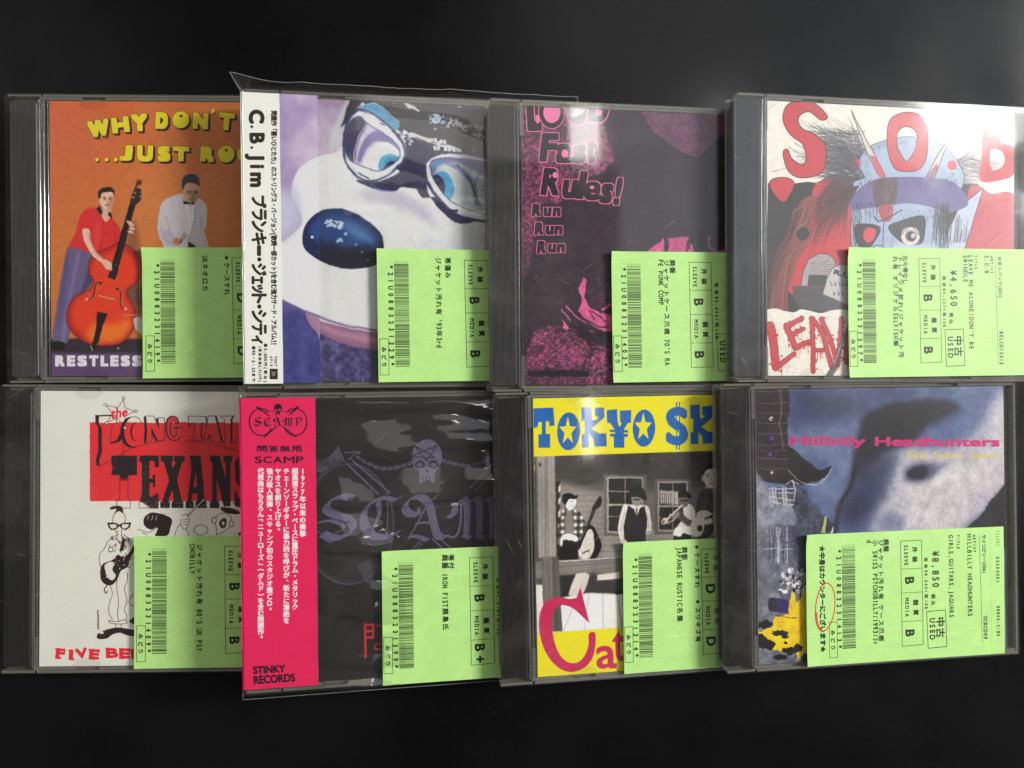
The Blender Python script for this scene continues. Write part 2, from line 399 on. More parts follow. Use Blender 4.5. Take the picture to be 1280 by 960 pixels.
def mat_clear(name, tint=(.99, .99, .988), rough=.05, ior=1.5, milk=0.0, milkcol=(.5, .48, .45), refl=1.0, scratch=.0, bump=0.0, bscale=30):
    """clear thin plastic: see-through, Fresnel reflection, a little dust or milkiness, fine scratches"""
    m, nt, N, L = newmat(name)
    o = N.new('ShaderNodeOutputMaterial')
    tr = N.new('ShaderNodeBsdfTransparent'); tr.inputs[0].default_value = tint + (1,)
    gl = N.new('ShaderNodeBsdfGlossy'); gl.inputs['Roughness'].default_value = rough
    # Schlick reflectance from the facing angle, the same on both sides of the sheet
    fr = N.new('ShaderNodeLayerWeight'); fr.inputs['Blend'].default_value = .5
    pw = N.new('ShaderNodeMath'); pw.operation = 'POWER'; pw.inputs[1].default_value = 5; L.new(fr.outputs['Facing'], pw.inputs[0])
    r0 = ((ior - 1) / (ior + 1)) ** 2
    sc = N.new('ShaderNodeMath'); sc.operation = 'MULTIPLY_ADD'; sc.inputs[1].default_value = 1 - r0; sc.inputs[2].default_value = r0; L.new(pw.outputs[0], sc.inputs[0])
    mu = N.new('ShaderNodeMath'); mu.operation = 'MULTIPLY'; mu.inputs[1].default_value = refl; mu.use_clamp = True; L.new(sc.outputs[0], mu.inputs[0])
    df = N.new('ShaderNodeBsdfDiffuse'); df.inputs[0].default_value = milkcol + (1,)
    m1 = N.new('ShaderNodeMixShader'); m2 = N.new('ShaderNodeMixShader')
    L.new(tr.outputs[0], m1.inputs[1]); L.new(df.outputs[0], m1.inputs[2])
    L.new(m1.outputs[0], m2.inputs[1]); L.new(gl.outputs[0], m2.inputs[2]); L.new(mu.outputs[0], m2.inputs[0])
    L.new(m2.outputs[0], o.inputs[0])
    tc = N.new('ShaderNodeTexCoord')
    m1.inputs[0].default_value = milk
    if scratch:
        # sparse hair scratches: stretched noise, thresholded, in two directions
        prev = None
        for ang, sc in ((.5, (900, 60, 1)), (-.9, (700, 45, 1)), (1.25, (1100, 80, 1))):
            mp = N.new('ShaderNodeMapping'); mp.vector_type = 'TEXTURE'; mp.inputs['Rotation'].default_value = (0, 0, ang); mp.inputs['Scale'].default_value = tuple(1 / v for v in sc)
            oi = N.new('ShaderNodeObjectInfo'); va = N.new('ShaderNodeVectorMath'); va.operation = 'ADD'
            L.new(tc.outputs['Object'], va.inputs[0]); L.new(oi.outputs['Location'], va.inputs[1]); L.new(va.outputs[0], mp.inputs['Vector'])
            nz = N.new('ShaderNodeTexNoise'); nz.inputs['Scale'].default_value = 1; nz.inputs['Detail'].default_value = 1
            L.new(mp.outputs[0], nz.inputs['Vector'])
            g = N.new('ShaderNodeMapRange'); g.inputs[1].default_value = .735; g.inputs[2].default_value = .80; L.new(nz.outputs[0], g.inputs[0])
            if prev is None: prev = g.outputs[0]
            else:
                a = N.new('ShaderNodeMath'); a.operation = 'MAXIMUM'; L.new(prev, a.inputs[0]); L.new(g.outputs[0], a.inputs[1]); prev = a.outputs[0]
        sm = N.new('ShaderNodeMath'); sm.operation = 'MULTIPLY_ADD'; sm.inputs[1].default_value = scratch; sm.inputs[2].default_value = milk
        L.new(prev, sm.inputs[0])
        # hazy rubbed patches and finger smears
        hz = N.new('ShaderNodeTexNoise'); hz.inputs['Scale'].default_value = 22; hz.inputs['Detail'].default_value = 5; hz.inputs['Roughness'].default_value = .7
        L.new(va.outputs[0], hz.inputs['Vector'])
        hm = N.new('ShaderNodeMapRange'); hm.inputs[1].default_value = .5; hm.inputs[2].default_value = .75; hm.inputs[4].default_value = .035; L.new(hz.outputs[0], hm.inputs[0])
        ad = N.new('ShaderNodeMath'); ad.operation = 'ADD'; L.new(sm.outputs[0], ad.inputs[0]); L.new(hm.outputs[0], ad.inputs[1]); L.new(ad.outputs[0], m1.inputs[0])
        hr = N.new('ShaderNodeMapRange'); hr.inputs[1].default_value = .4; hr.inputs[2].default_value = .75; hr.inputs[3].default_value = rough * .8; hr.inputs[4].default_value = rough * 2.2
        L.new(hz.outputs[0], hr.inputs[0]); L.new(hr.outputs[0], gl.inputs['Roughness'])
    if bump:
        nz = N.new('ShaderNodeTexNoise'); nz.inputs['Scale'].default_value = bscale; nz.inputs['Detail'].default_value = 3
        L.new(tc.outputs['Object'], nz.inputs['Vector'])
        b = N.new('ShaderNodeBump'); b.inputs['Strength'].default_value = bump; b.inputs['Distance'].default_value = .002
        L.new(nz.outputs[0], b.inputs['Height']); L.new(b.outputs[0], gl.inputs['Normal']); L.new(b.outputs[0], fr.inputs['Normal'])
    return m

def mat_print(name, img, rough=.45, spec=.35, fibre=.25):
    m, nt, N, L = newmat(name)
    o = N.new('ShaderNodeOutputMaterial'); p = N.new('ShaderNodeBsdfPrincipled'); L.new(p.outputs[0], o.inputs[0])
    t = N.new('ShaderNodeTexImage'); t.image = img; t.interpolation = 'Linear'; t.extension = 'EXTEND'
    uv = N.new('ShaderNodeUVMap'); uv.uv_map = 'print'; L.new(uv.outputs[0], t.inputs[0])
    tc = N.new('ShaderNodeTexCoord')
    nz = N.new('ShaderNodeTexNoise'); nz.inputs['Scale'].default_value = 1500; nz.inputs['Detail'].default_value = 2
    L.new(tc.outputs['Object'], nz.inputs['Vector'])
    mr = N.new('ShaderNodeMapRange'); mr.inputs[3].default_value = 1 - .12 * fibre; mr.inputs[4].default_value = 1 + .12 * fibre; L.new(nz.outputs[0], mr.inputs[0])
    vm = N.new('ShaderNodeVectorMath'); vm.operation = 'SCALE'; L.new(t.outputs[0], vm.inputs[0]); L.new(mr.outputs[0], vm.inputs['Scale'])
    L.new(vm.outputs[0], p.inputs['Base Color'])
    p.inputs['Roughness'].default_value = rough; p.inputs['Specular IOR Level'].default_value = spec
    b = N.new('ShaderNodeBump'); b.inputs['Strength'].default_value = fibre * .3; b.inputs['Distance'].default_value = .0001
    L.new(nz.outputs[0], b.inputs['Height'])
    if fibre > .2: L.new(b.outputs[0], p.inputs['Normal'])
    return m

M_TABLE = mat_table()
M_LID = mat_clear('clear_polystyrene_lid', rough=.045, scratch=.08, milk=.004, bump=.006, bscale=40)
M_LIDW = mat_clear('worn_polystyrene_lid', rough=.11, scratch=.18, milk=.015, bump=.02, bscale=60)
M_WALL = mat_clear('clear_polystyrene_edge', tint=(.86, .86, .82), rough=.12, milk=.30, milkcol=(.46, .44, .38), refl=1.6)
M_HINGE = mat_clear('clear_polystyrene_hinge', tint=(.8, .8, .78), rough=.1, milk=.16, milkcol=(.5, .49, .46), refl=2.2)
M_FILM = mat_clear('clear_film', tint=(.985, .985, .98), rough=.09, milk=.010, refl=2.1, bump=.38, bscale=42)
M_SEAM = mat_clear('film_seam', tint=(.9, .9, .88), rough=.15, milk=.22, milkcol=(.7, .68, .64), refl=2.5)
M_PAPER = mat_solid('white_card', (.7, .68, .62, 1), .7, .3, 400, .03)
M_GREEN = mat_solid('green_paper_edge', (.42, .62, .22, 1), .7, .2, 400, .03)
def mat_tray(name, col): return mat_solid(name, col, .42, .35, 300, .12, .3, 3000)

# ------------------------------------------------------------------ mesh helpers (all in millimetres, stored in metres)
def link(name, me, mats, parent=None, label=None, kind=None):
    o = bpy.data.objects.new(name, me); COL.objects.link(o)
    for m in (mats if isinstance(mats, (list, tuple)) else [mats]): me.materials.append(m)
    if parent: o.parent = parent
    if label: o['label'] = label
    if kind: o['kind'] = kind
    return o
def finish(bm, name, smooth_=False):
    for v in bm.verts: v.co *= MM
    me = bpy.data.meshes.new(name); bm.normal_update(); bm.to_mesh(me); bm.free()
    if smooth_:
        for p in me.polygons: p.use_smooth = True
    return me
def add_box(bm, x0, y0, z0, x1, y1, z1, bev=0):
    r = bmesh.ops.create_cube(bm, size=1)
    for v in r['verts']: v.co = Vector((x0 + (v.co.x + .5) * (x1 - x0), y0 + (v.co.y + .5) * (y1 - y0), z0 + (v.co.z + .5) * (z1 - z0)))
    if bev:
        es = list({e for v in r['verts'] for e in v.link_edges})
        bmesh.ops.bevel(bm, geom=es, offset=bev, segments=2, affect='EDGES', profile=.5)
def box_mesh(name, *a, bev=0):
    bm = bmesh.new(); add_box(bm, *a, bev=bev); return finish(bm, name)
def add_prism(bm, pts, z0, z1, bev=0):
    lo = [bm.verts.new((x, y, z0)) for x, y in pts]; hi = [bm.verts.new((x, y, z1)) for x, y in pts]
    n = len(pts)
    bm.faces.new(hi); bm.faces.new(lo[::-1])
    for i in range(n): bm.faces.new((lo[i], lo[(i + 1) % n], hi[(i + 1) % n], hi[i]))
    if bev:
        es = [e for e in bm.edges if all(v in hi for v in e.verts)]
        bmesh.ops.bevel(bm, geom=es, offset=bev, segments=2, affect='EDGES', profile=.5)
def rrect(x0, y0, x1, y1, r, seg=4, corners=(1, 1, 1, 1)):
    out = []
    for k, (cx, cy, a0) in enumerate(((x1, y1, 0), (x0, y1, 90), (x0, y0, 180), (x1, y0, 270))):
        if not corners[k]: out.append((cx, cy)); continue
        ox = cx - r if cx == x1 else cx + r; oy = cy - r if cy == y1 else cy + r
        for i in range(seg + 1):
            a = math.radians(a0 + 90 * i / seg); out.append((ox + r * math.cos(a), oy + r * math.sin(a)))
    return out
def sheet(name, x0, y0, x1, y1, zf, nx, ny, thick, uv=True):
    """printed sheet with real thickness: gridded top (material 0, uv 'print'), sides and back (material 1)"""
    vs, fs, mi = [], [], []
    for j in range(ny + 1):
        for i in range(nx + 1):
            x = x0 + (x1 - x0) * i / nx; y = y0 + (y1 - y0) * j / ny; vs.append((x * MM, y * MM, zf(x, y) * MM))
    nb = len(vs)
    for j in range(ny + 1):
        for i in range(nx + 1):
            x, y, z = vs[j * (nx + 1) + i]; vs.append((x, y, z - thick * MM))
    q = lambda i, j: j * (nx + 1) + i
    tb = len(vs); vs += vs[:nb]          # the sides get vertices of their own so the top shades flat to its edge
    t = lambda i, j: tb + q(i, j)
    for j in range(ny):
        for i in range(nx):
            fs.append((q(i, j), q(i + 1, j), q(i + 1, j + 1), q(i, j + 1))); mi.append(0)
            fs.append((nb + q(i, j), nb + q(i, j + 1), nb + q(i + 1, j + 1), nb + q(i + 1, j))); mi.append(1)
    for i in range(nx):
        fs.append((t(i + 1, 0), t(i, 0), nb + q(i, 0), nb + q(i + 1, 0))); mi.append(1)
        fs.append((t(i, ny), t(i + 1, ny), nb + q(i + 1, ny), nb + q(i, ny))); mi.append(1)
    for j in range(ny):
        fs.append((t(0, j), t(0, j + 1), nb + q(0, j + 1), nb + q(0, j))); mi.append(1)
        fs.append((t(nx, j + 1), t(nx, j), nb + q(nx, j), nb + q(nx, j + 1))); mi.append(1)
    me = bpy.data.meshes.new(name); me.from_pydata(vs, [], fs)
    me.polygons.foreach_set('material_index', mi)
    ul = me.uv_layers.new(name='print')
    vi = np.empty(len(me.loops), int); me.loops.foreach_get('vertex_index', vi)
    co = np.array(vs)[vi]
    uvs = np.stack([(co[:, 0] / MM - x0) / (x1 - x0), (co[:, 1] / MM - y0) / (y1 - y0)], 1).astype(np.float32)
    ul.data.foreach_set('uv', uvs.ravel())
    for p in me.polygons: p.use_smooth = p.material_index == 0
    return me

# ------------------------------------------------------------------ where each case lies
def ray(px, py):
    return RGT * ((px - 640) / FPX) + UPV * ((480 - py) / FPX) + ax
def on_height(px, py, z):
    d = ray(px, py); t = (z - CAM.z) / d.z
    return CAM + d * t
CW, CH, CT = 142.0, 125.0, 10.2
class Place:
    def __init__(self, tl, bl, zl, flat=False):
        A = on_height(*bl, zl); B = on_height(*tl, zl)
        y = (B - A).normalized(); c = (A + B) / 2
        th = 0 if flat else math.asin((zl - CT) / CW)
        h = Vector((y.y, -y.x, 0))
        x = h * math.cos(th) + Vector((0, 0, -math.sin(th)))
        z = x.cross(y)
        o = c - y * CH / 2 - z * CT
        self.M = Matrix((x, y, z)).transposed().to_4x4(); self.M.translation = o
        self.Mi = self.M.inverted()
        self.h = (B - A).length
        self.R = np.array(self.Mi.to_3x3()); self.cam = np.array(self.Mi @ CAM)
    def local(self, pts, z):
        """photo pixels -> case millimetres on the plane at height z of the case"""
        p = np.asarray(pts, float).reshape(-1, 2)
        d = np.outer((p[:, 0] - 640) / FPX, np.array(RGT)) + np.outer((480 - p[:, 1]) / FPX, np.array(UPV)) + np.array(ax)
        d = d @ self.R.T
        t = (z - self.cam[2]) / d[:, 2]
        return (self.cam + d * t[:, None])[:, :2]
PL = {
    1: Place((5, 115), (8, 480), CT, True),
    2: Place((302, 108), (306, 487.5), 28),
    3: Place((607.5, 124), (610, 487), 25),
    4: Place((917, 114), (918, 477.5), 25),
    5: Place((-1, 481), (-3, 842.5), CT, True),
    6: Place((300.5, 490.5), (305, 870.5), 28),
    7: Place((617.5, 493), (624, 858), 25),
    8: Place((900.5, 481), (905, 842.5), 25),
}
for k in PL: print('case', k, 'edge height %.1f' % PL[k].h, [round(v, 1) for v in PL[k].M.translation])

ZB = 8.6       # booklet top
ZTOP = CT      # outside of the lid
# left edge of each booklet in photo pixels (at mid height) -> millimetres
BX = {}
for k, px in {1: (63, 300), 3: (653, 300), 4: (959, 300), 5: (50, 660), 7: (669, 660), 8: (946.5, 660)}.items(): BX[k] = float(PL[k].local([px], ZB)[0, 0])
BX[2] = BX[6] = 18.0
print('booklet left', BX)
BW, BH = 119.6, 119.4
NB = 1000
def booklet_canvas(k, base):
    x0 = BX[k]; y1 = (CH + BH) / 2
    s = NB / BW
    pl = PL[k]
    def mp(p):
        q = pl.local(p, ZB)
        return np.stack([(q[:, 0] - x0) * s, (y1 - q[:, 1]) * s], 1)
    c = Canvas(int(round(BH * s)), NB, mp, base)
    a = mp([[640, 480], [641, 480]]); c.px = float(np.hypot(*(a[1] - a[0])))
    return c

# ------------------------------------------------------------------ the table
def table():
    bm = bmesh.new(); add_box(bm, -900, -700, -30, 900, 700, 0)
    bmesh.ops.bevel(bm, geom=[e for e in bm.edges], offset=3, segments=2, affect='EDGES')
    o = link('table_top', finish(bm, 'table_top'), M_TABLE, kind='structure')
table()

# ------------------------------------------------------------------ a jewel case
def make_case(k, label, art, tray, worn=False, chamfer=True, gain=1.0, ribs=True, rough=.45):
    root = bpy.data.objects.new('cd_case', None); COL.objects.link(root)
    root.empty_display_size = .02
    Mw = PL[k].M.copy(); Mw.translation *= MM
    root.matrix_world = Mw
    root['label'] = label; root['category'] = 'cd case'; root['group'] = 'second-hand CDs overlapping in two rows'
    lid_m = M_LIDW if worn else M_LID
    # --- lower shell: a clear plate with low walls
    bm = bmesh.new()
    add_prism(bm, rrect(0.3, 0.3, CW - .3, CH - .3, 1.2), 0, 1.1, .25)
    shell = link('back_shell', finish(bm, 'back_shell'), M_WALL, root)
    for q in ((1.9, 1.4, 1.15, CW - 3, 2.5, 5.6), (1.9, CH - 2.5, 1.15, CW - 3, CH - 1.4, 5.6)):
        link('shell_wall', box_mesh('shell_wall', *q, bev=.15), M_WALL, shell)
    # --- dark tray inside, with its hub; ribbed strip along the hinge
    bm = bmesh.new(); add_prism(bm, rrect(1.6, 3.0, CW - 3.0, CH - 3.0, 2), 1.3, 5.6, .3)
    link('disc_tray', finish(bm, 'disc_tray'), tray, root)
    x0, x1 = 1.2, 12.9
    ya, yb, zt = 2.7, CH - 2.7, 8.5
    prof = [(x0, 5.7), (x0, zt - .5), (x0 + .5, zt)]
    if ribs:
        nr = 21; w = (x1 - x0 - 1.2) / nr
        for i in range(nr):
            a = x0 + .6 + i * w
            prof += [(a + .12 * w, zt), (a + .3 * w, zt - .5), (a + .62 * w, zt - .5), (a + .8 * w, zt)]
    prof += [(x1 - .5, zt), (x1, zt - .5), (x1, 5.7)]
    bm = bmesh.new()
    def ring(y, sx=0): return [bm.verts.new((min(max(x, x0 + sx), x1 - sx), y, z)) for x, z in prof]
    rs = [ring(ya, 1.3), ring(ya + .4, .5), ring(ya + 1.3), ring(yb - 1.3), ring(yb - .4, .5), ring(yb, 1.3)]
    for a, b in zip(rs[:-1], rs[1:]):
        for i in range(len(prof)):
            j = (i + 1) % len(prof); bm.faces.new((a[i], a[j], b[j], b[i]))
    bm.faces.new(rs[0][::-1]); bm.faces.new(rs[-1])
    bmesh.ops.remove_doubles(bm, verts=bm.verts, dist=1e-5)
    bmesh.ops.recalc_face_normals(bm, faces=bm.faces)
    link('ribbed_strip', finish(bm, 'ribbed_strip'), tray, root)
    # --- the lid: window plate, its walls, the hinge ledge
    bm = bmesh.new()
    c = 2.2 if chamfer else .8
    pts = [(CW - .8, 0), (CW, .8), (CW, CH - .8), (CW - .8, CH), (c, CH), (0, CH - c), (0, c), (c, 0)]
    add_prism(bm, pts[::1] if True else pts, ZTOP - 1.15, ZTOP, .3)
    lid = link('lid', finish(bm, 'lid'), lid_m, root)
    for q in ((15.6, 0, 2.6, CW, 1.25, ZTOP - 1.2), (15.6, CH - 1.25, 2.6, CW, CH, ZTOP - 1.2), (c, .1, 4.2, 14.6, 1.1, ZTOP - 1.2), (c, CH - 1.1, 4.2, 14.6, CH - .1, ZTOP - 1.2)):
        link('lid_wall', box_mesh('lid_wall', *q, bev=.2), M_WALL, lid)
    # lips of the lid that run along the booklet, with the small raised blocks
    for s in (0, 1):
        y0, y1 = (1.35, 2.5) if s == 0 else (CH - 2.5, CH - 1.35)
        xs = [14.2, 32, 42, 103, 113, CW - 1.4]
        for i in range(len(xs) - 1):
            dz = .0 if i % 2 == 0 else -1.6
            link('lid_lip', box_mesh('lid_lip', xs[i] + .15, y0, 6.2 + dz, xs[i + 1] - .15, y1, ZTOP - 1.25 + dz, bev=.12), M_WALL, lid)
    for x, r, za in ((13.75, .62, 8.2), (15.35, .5, 7.9), (BX[k] - .9 if BX[k] > 17.5 else 16.6, .28, 8.1)):
        bm = bmesh.new(); n = 10; rr = []
        for y in (2.2, CH - 2.2):
            rr.append([bm.verts.new((x + r * math.cos(math.pi * i / n), y, za + r * math.sin(math.pi * i / n))) for i in range(n + 1)] + [bm.verts.new((x - r, y, za - 1.5)), bm.verts.new((x + r, y, za - 1.5))])
        a, b = rr; q = len(a)
        for i in range(q): bm.faces.new((a[i], a[(i + 1) % q], b[(i + 1) % q], b[i]))
        bm.faces.new(a[::-1]); bm.faces.new(b)
        bmesh.ops.recalc_face_normals(bm, faces=bm.faces)
        link('hinge_rib', finish(bm, 'hinge_rib', False), M_HINGE, lid)
    for y0, y1 in ((2.3, 15.5), (CH - 15.5, CH - 2.3)): link('hinge_block', box_mesh('hinge_block', 14.5, y0, 8.45, 16.2, y1, 8.95, bev=.15), M_HINGE, lid)
    # right-hand wall with its two finger stops
    bm = bmesh.new(); add_box(bm, CW - 1.2, 1.4, 3, CW - .02, CH - 1.4, ZTOP - 1.2, .2)
    link('front_wall', finish(bm, 'front_wall'), M_WALL, lid)
    # --- booklet with the printed cover, held by four half-round tabs
    bx = BX[k]; by = (CH - BH) / 2
    bend = lambda x, y: ZB - .12 * math.sin(math.pi * (y - by) / BH) ** 2
    me = sheet('booklet', bx, by, bx + BW, by + BH, bend, 4, 8, .9)
    link('booklet', me, [mat_print('cover_print', art.image('cover_print', gain), rough, .3, .08), M_PAPER], root)
    for x, s in ((37, 0), (108, 0), (37, 1), (108, 1)):
        bm = bmesh.new(); n = 12; R = 6.2
        y = by - .2 if s == 0 else by + BH + .2; sg = 1 if s == 0 else -1
        arc = [(x + R * math.cos(math.pi * i / n), y + sg * R * .62 * math.sin(math.pi * i / n)) for i in range(n + 1)]
        if s: arc = arc[::-1]
        add_prism(bm, arc, ZB + .04, ZB + .26, .1)
        bmesh.ops.recalc_face_normals(bm, faces=bm.faces)
        link('booklet_tab', finish(bm, 'booklet_tab'), M_TAB, lid)
    return root
M_TAB = mat_clear('booklet_tab_plastic', tint=(.995, .995, .99), rough=.08, milk=.0, refl=.8)
def tray_mat(k, col):
    return mat_tray('tray_plastic', col)

# ------------------------------------------------------------------ price slips
INK = (34, 46, 22)
def sticker_art(code, notes, bx, grades, price=None, title=None, artist=None, genre=None, cat=None, extra=None, ox=0, taxed=None, star=None, bxlab=True):
    K = 2.0
    c = Canvas(int(388 * K), int(647 * K), lambda p: p * K, (174, 219, 128))
    c.px = K
    c.mix(c.n(260, 5 + bx, 3) * .5, (168, 213, 119), .5)
    c.mix(c.n(5, 9 + bx, 2), (182, 226, 138), .35)
    _m = c.mono
    c.mono = lambda t, xb, y0, y1, cap, col, al=1, bold=0, sq=.82: _m(t, xb, y0, y1, cap, col, al, bold + .62, sq)
    c.mono(code, 30 + ox, 43, 346, 13.5, INK, bold=.2)
    # barcode
    rg = random.Random(int(code[6:-1])); y = 36.0
    for i in range(3): c.rect(47 + ox, y + i * 2.6, 89 + ox, y + i * 2.6 + .6, INK, .45)
    y = 44
    while y < 344:
        w = rg.choice([1.2, 1.2, 1.2, 2.9, 1.2, 2.9]); g = rg.choice([1.2, 1.3, 1.2, 2.9])
        c.rect(47 + ox, y, 89 + ox, min(y + w, 345), INK, .92); y += w + g
    # hand stamp box
    sx, sy = (3 + (ox * 68 / 66 if ox else 0)), 250 + (12 if ox else 0)
    for a, b in (((sx, sy), (sx + 25, sy)), ((sx + 25, sy), (sx + 25, sy + 105)), ((sx + 25, sy + 105), (sx, sy + 105)), ((sx, sy + 105), (sx, sy))):
        c.line([a, b], 1.5, (40, 52, 26))
    c.mono('みどり', sx + 5, sy + 20, sy + 86, 12, (40, 50, 26), bold=.1)
    for xb, y0, y1, s, cap in notes: c.mono(s, xb, y0, y1, cap, INK)
    # grade box
    X0, X1 = bx, bx + 69; Y = [31, 115, 187, 273, 347]
    c.line([(X0, Y[0]), (X1, Y[0]), (X1 + 3, Y[4] - 2), (X0 + 3, Y[4]), (X0, Y[0])], 1.6, INK)
    for q in Y[1:4]: c.line([(X0 + 1, q), (X1 + 1, q)], 1.3, INK)
    c.mono('SLEEVE', X0 + 12, 42, 106, 11.5, INK); c.mono('MEDIA', X0 + 14, 202, 260, 11.5, INK)
    if bxlab: c.mono('外装', X0 + 39, 44, 102, 14, INK, bold=.2); c.mono('盤質', X0 + 41, 203, 262, 14, INK, bold=.2)
    for g, (a, b) in zip(grades, ((129, 172), (287, 330))):
        if len(g) == 2: a -= 8; b += 18
        c.mono(g, X0 + 15, a, b, 27, INK, bold=.9, sq=1)
    if price:
        c.mono(price, X0 + 104, 64, 178, 21, INK, bold=.2); c.mono('税込', X0 + 100, 192, 232, 11, INK)
        c.mono(taxed, X0 + 78, 80, 240, 9, INK, .85)
    elif taxed:
        c.mono(taxed, X0 + 80, 88, 262, 9.5, INK)
    U0, U1 = bx + 84, bx + 146
    c.line([(U0, 247), (U1, 245), (U1 + 4, 356), (U0 + 4, 358), (U0, 247)], 2.0, INK)
    c.mono('中古', U0 + 32, 263, 330, 24, INK, bold=.3); c.mono('USED', U0 + 10, 266, 334, 17, INK, bold=.2)
    if title:
        c.mono('TITLE', bx + 186, 18, 64, 9, INK, .8)
        for xb, y1, t in title: c.mono(t, xb, 18, y1, 14, INK, .95)
        c.mono('ARTIST', artist[2], 20, 76, 9, INK, .8); c.mono(artist[3], artist[0], 18, artist[1], 14, INK, .95)
        lx = genre[0] - 8
        c.line([(lx - 2, 24), (lx + 5, 352)], 1.2, INK)
        c.mono(genre[2], genre[0], 22, genre[1], 11, INK, .8); c.mono(cat[0], genre[0] + 2, cat[1], cat[2], 12, INK, .95)
    if extra:
        for xb, y0, y1, t, al in extra: c.mono(t, xb, y0, y1, 10.5, INK, al)
        c.rect(600, 0, 604, 388, (150, 190, 100), .25)
    if star:
        c.mono(star, 42, 34, 350, 15.5, INK, bold=.5)
        t = np.linspace(-1.9, 4.6, 40)
        p = np.stack([57 + 32 * np.cos(t) * (1 - .03 * t), 216 + 71 * np.sin(t)], 1)
        r = math.radians(6); p = np.stack([57 + (p[:, 0] - 57) * math.cos(r) - (p[:, 1] - 216) * math.sin(r), 216 + (p[:, 0] - 57) * math.sin(r) + (p[:, 1] - 216) * math.cos(r)], 1)
        c.line(p, 3.6, (206, 50, 44), .9)
        c.line([(30, 232), (33, 262), (42, 282)], 6, (206, 50, 44), .8, sm=True)
    # faint creases
    for i in range(4):
        yy = rg.uniform(40, 370); c.line([(rg.uniform(100, 300), yy), (rg.uniform(320, 640), yy + rg.uniform(-14, 14))], 1.2, (212, 244, 160), .5)
    c.mottle(.035, 70, 7 + bx); c.mottle(.02, 3, 8 + bx, 1)
    return c

def sticker(k, root, tl, bl, art, label, z=ZTOP + .22, gain=1.0, fold=None):
    T, B = PL[k].local([tl, bl], z)
    h = math.hypot(*(T - B)); w = h * 647 / 388
    ang = math.atan2(T[1] - B[1], T[0] - B[0]) - math.pi / 2
    rg = random.Random(k); ph = rg.uniform(0, 6)
    def zf(x, y):
        v = .16 * math.sin(x / 17 + ph) + .14 * math.sin(y / 13 + ph * 2 + x / 30) + .05 * math.sin(x / 4 + y / 5)
        v += 1.7 * max(0, 1 - math.hypot(x, h - y) / 7) ** 2 + .6 * max(0, 1 - math.hypot(x, y) / 6) ** 2 + .1
        if fold: v += .55 * math.exp(-((x - fold) / 1.1) ** 2)
        return z + v * .6
    # stop at the edge of the case
    wmax = (CW - 1.6 - B[0]) / math.cos(ang)
    me = sheet('price_slip', 0, 0, w, h, zf, 40, 12, .1)
    if w > wmax:   # trim what would stick out past the case (the slip folds over the edge there)
        bm = bmesh.new(); bm.from_mesh(me)
        bmesh.ops.bisect_plane(bm, geom=bm.verts[:] + bm.edges[:] + bm.faces[:], plane_co=(wmax * MM, 0, 0), plane_no=(1, 0, 0), clear_outer=True)
        bm.to_mesh(me); bm.free()
    o = link('price_slip', me, [mat_print('price_slip_print', art.image('price_slip', gain, .9), .5, .35, .6), M_GREEN], root, label)
    o.rotation_euler = (0, 0, ang); o.location = (B[0] * MM, B[1] * MM, 0)
    return o

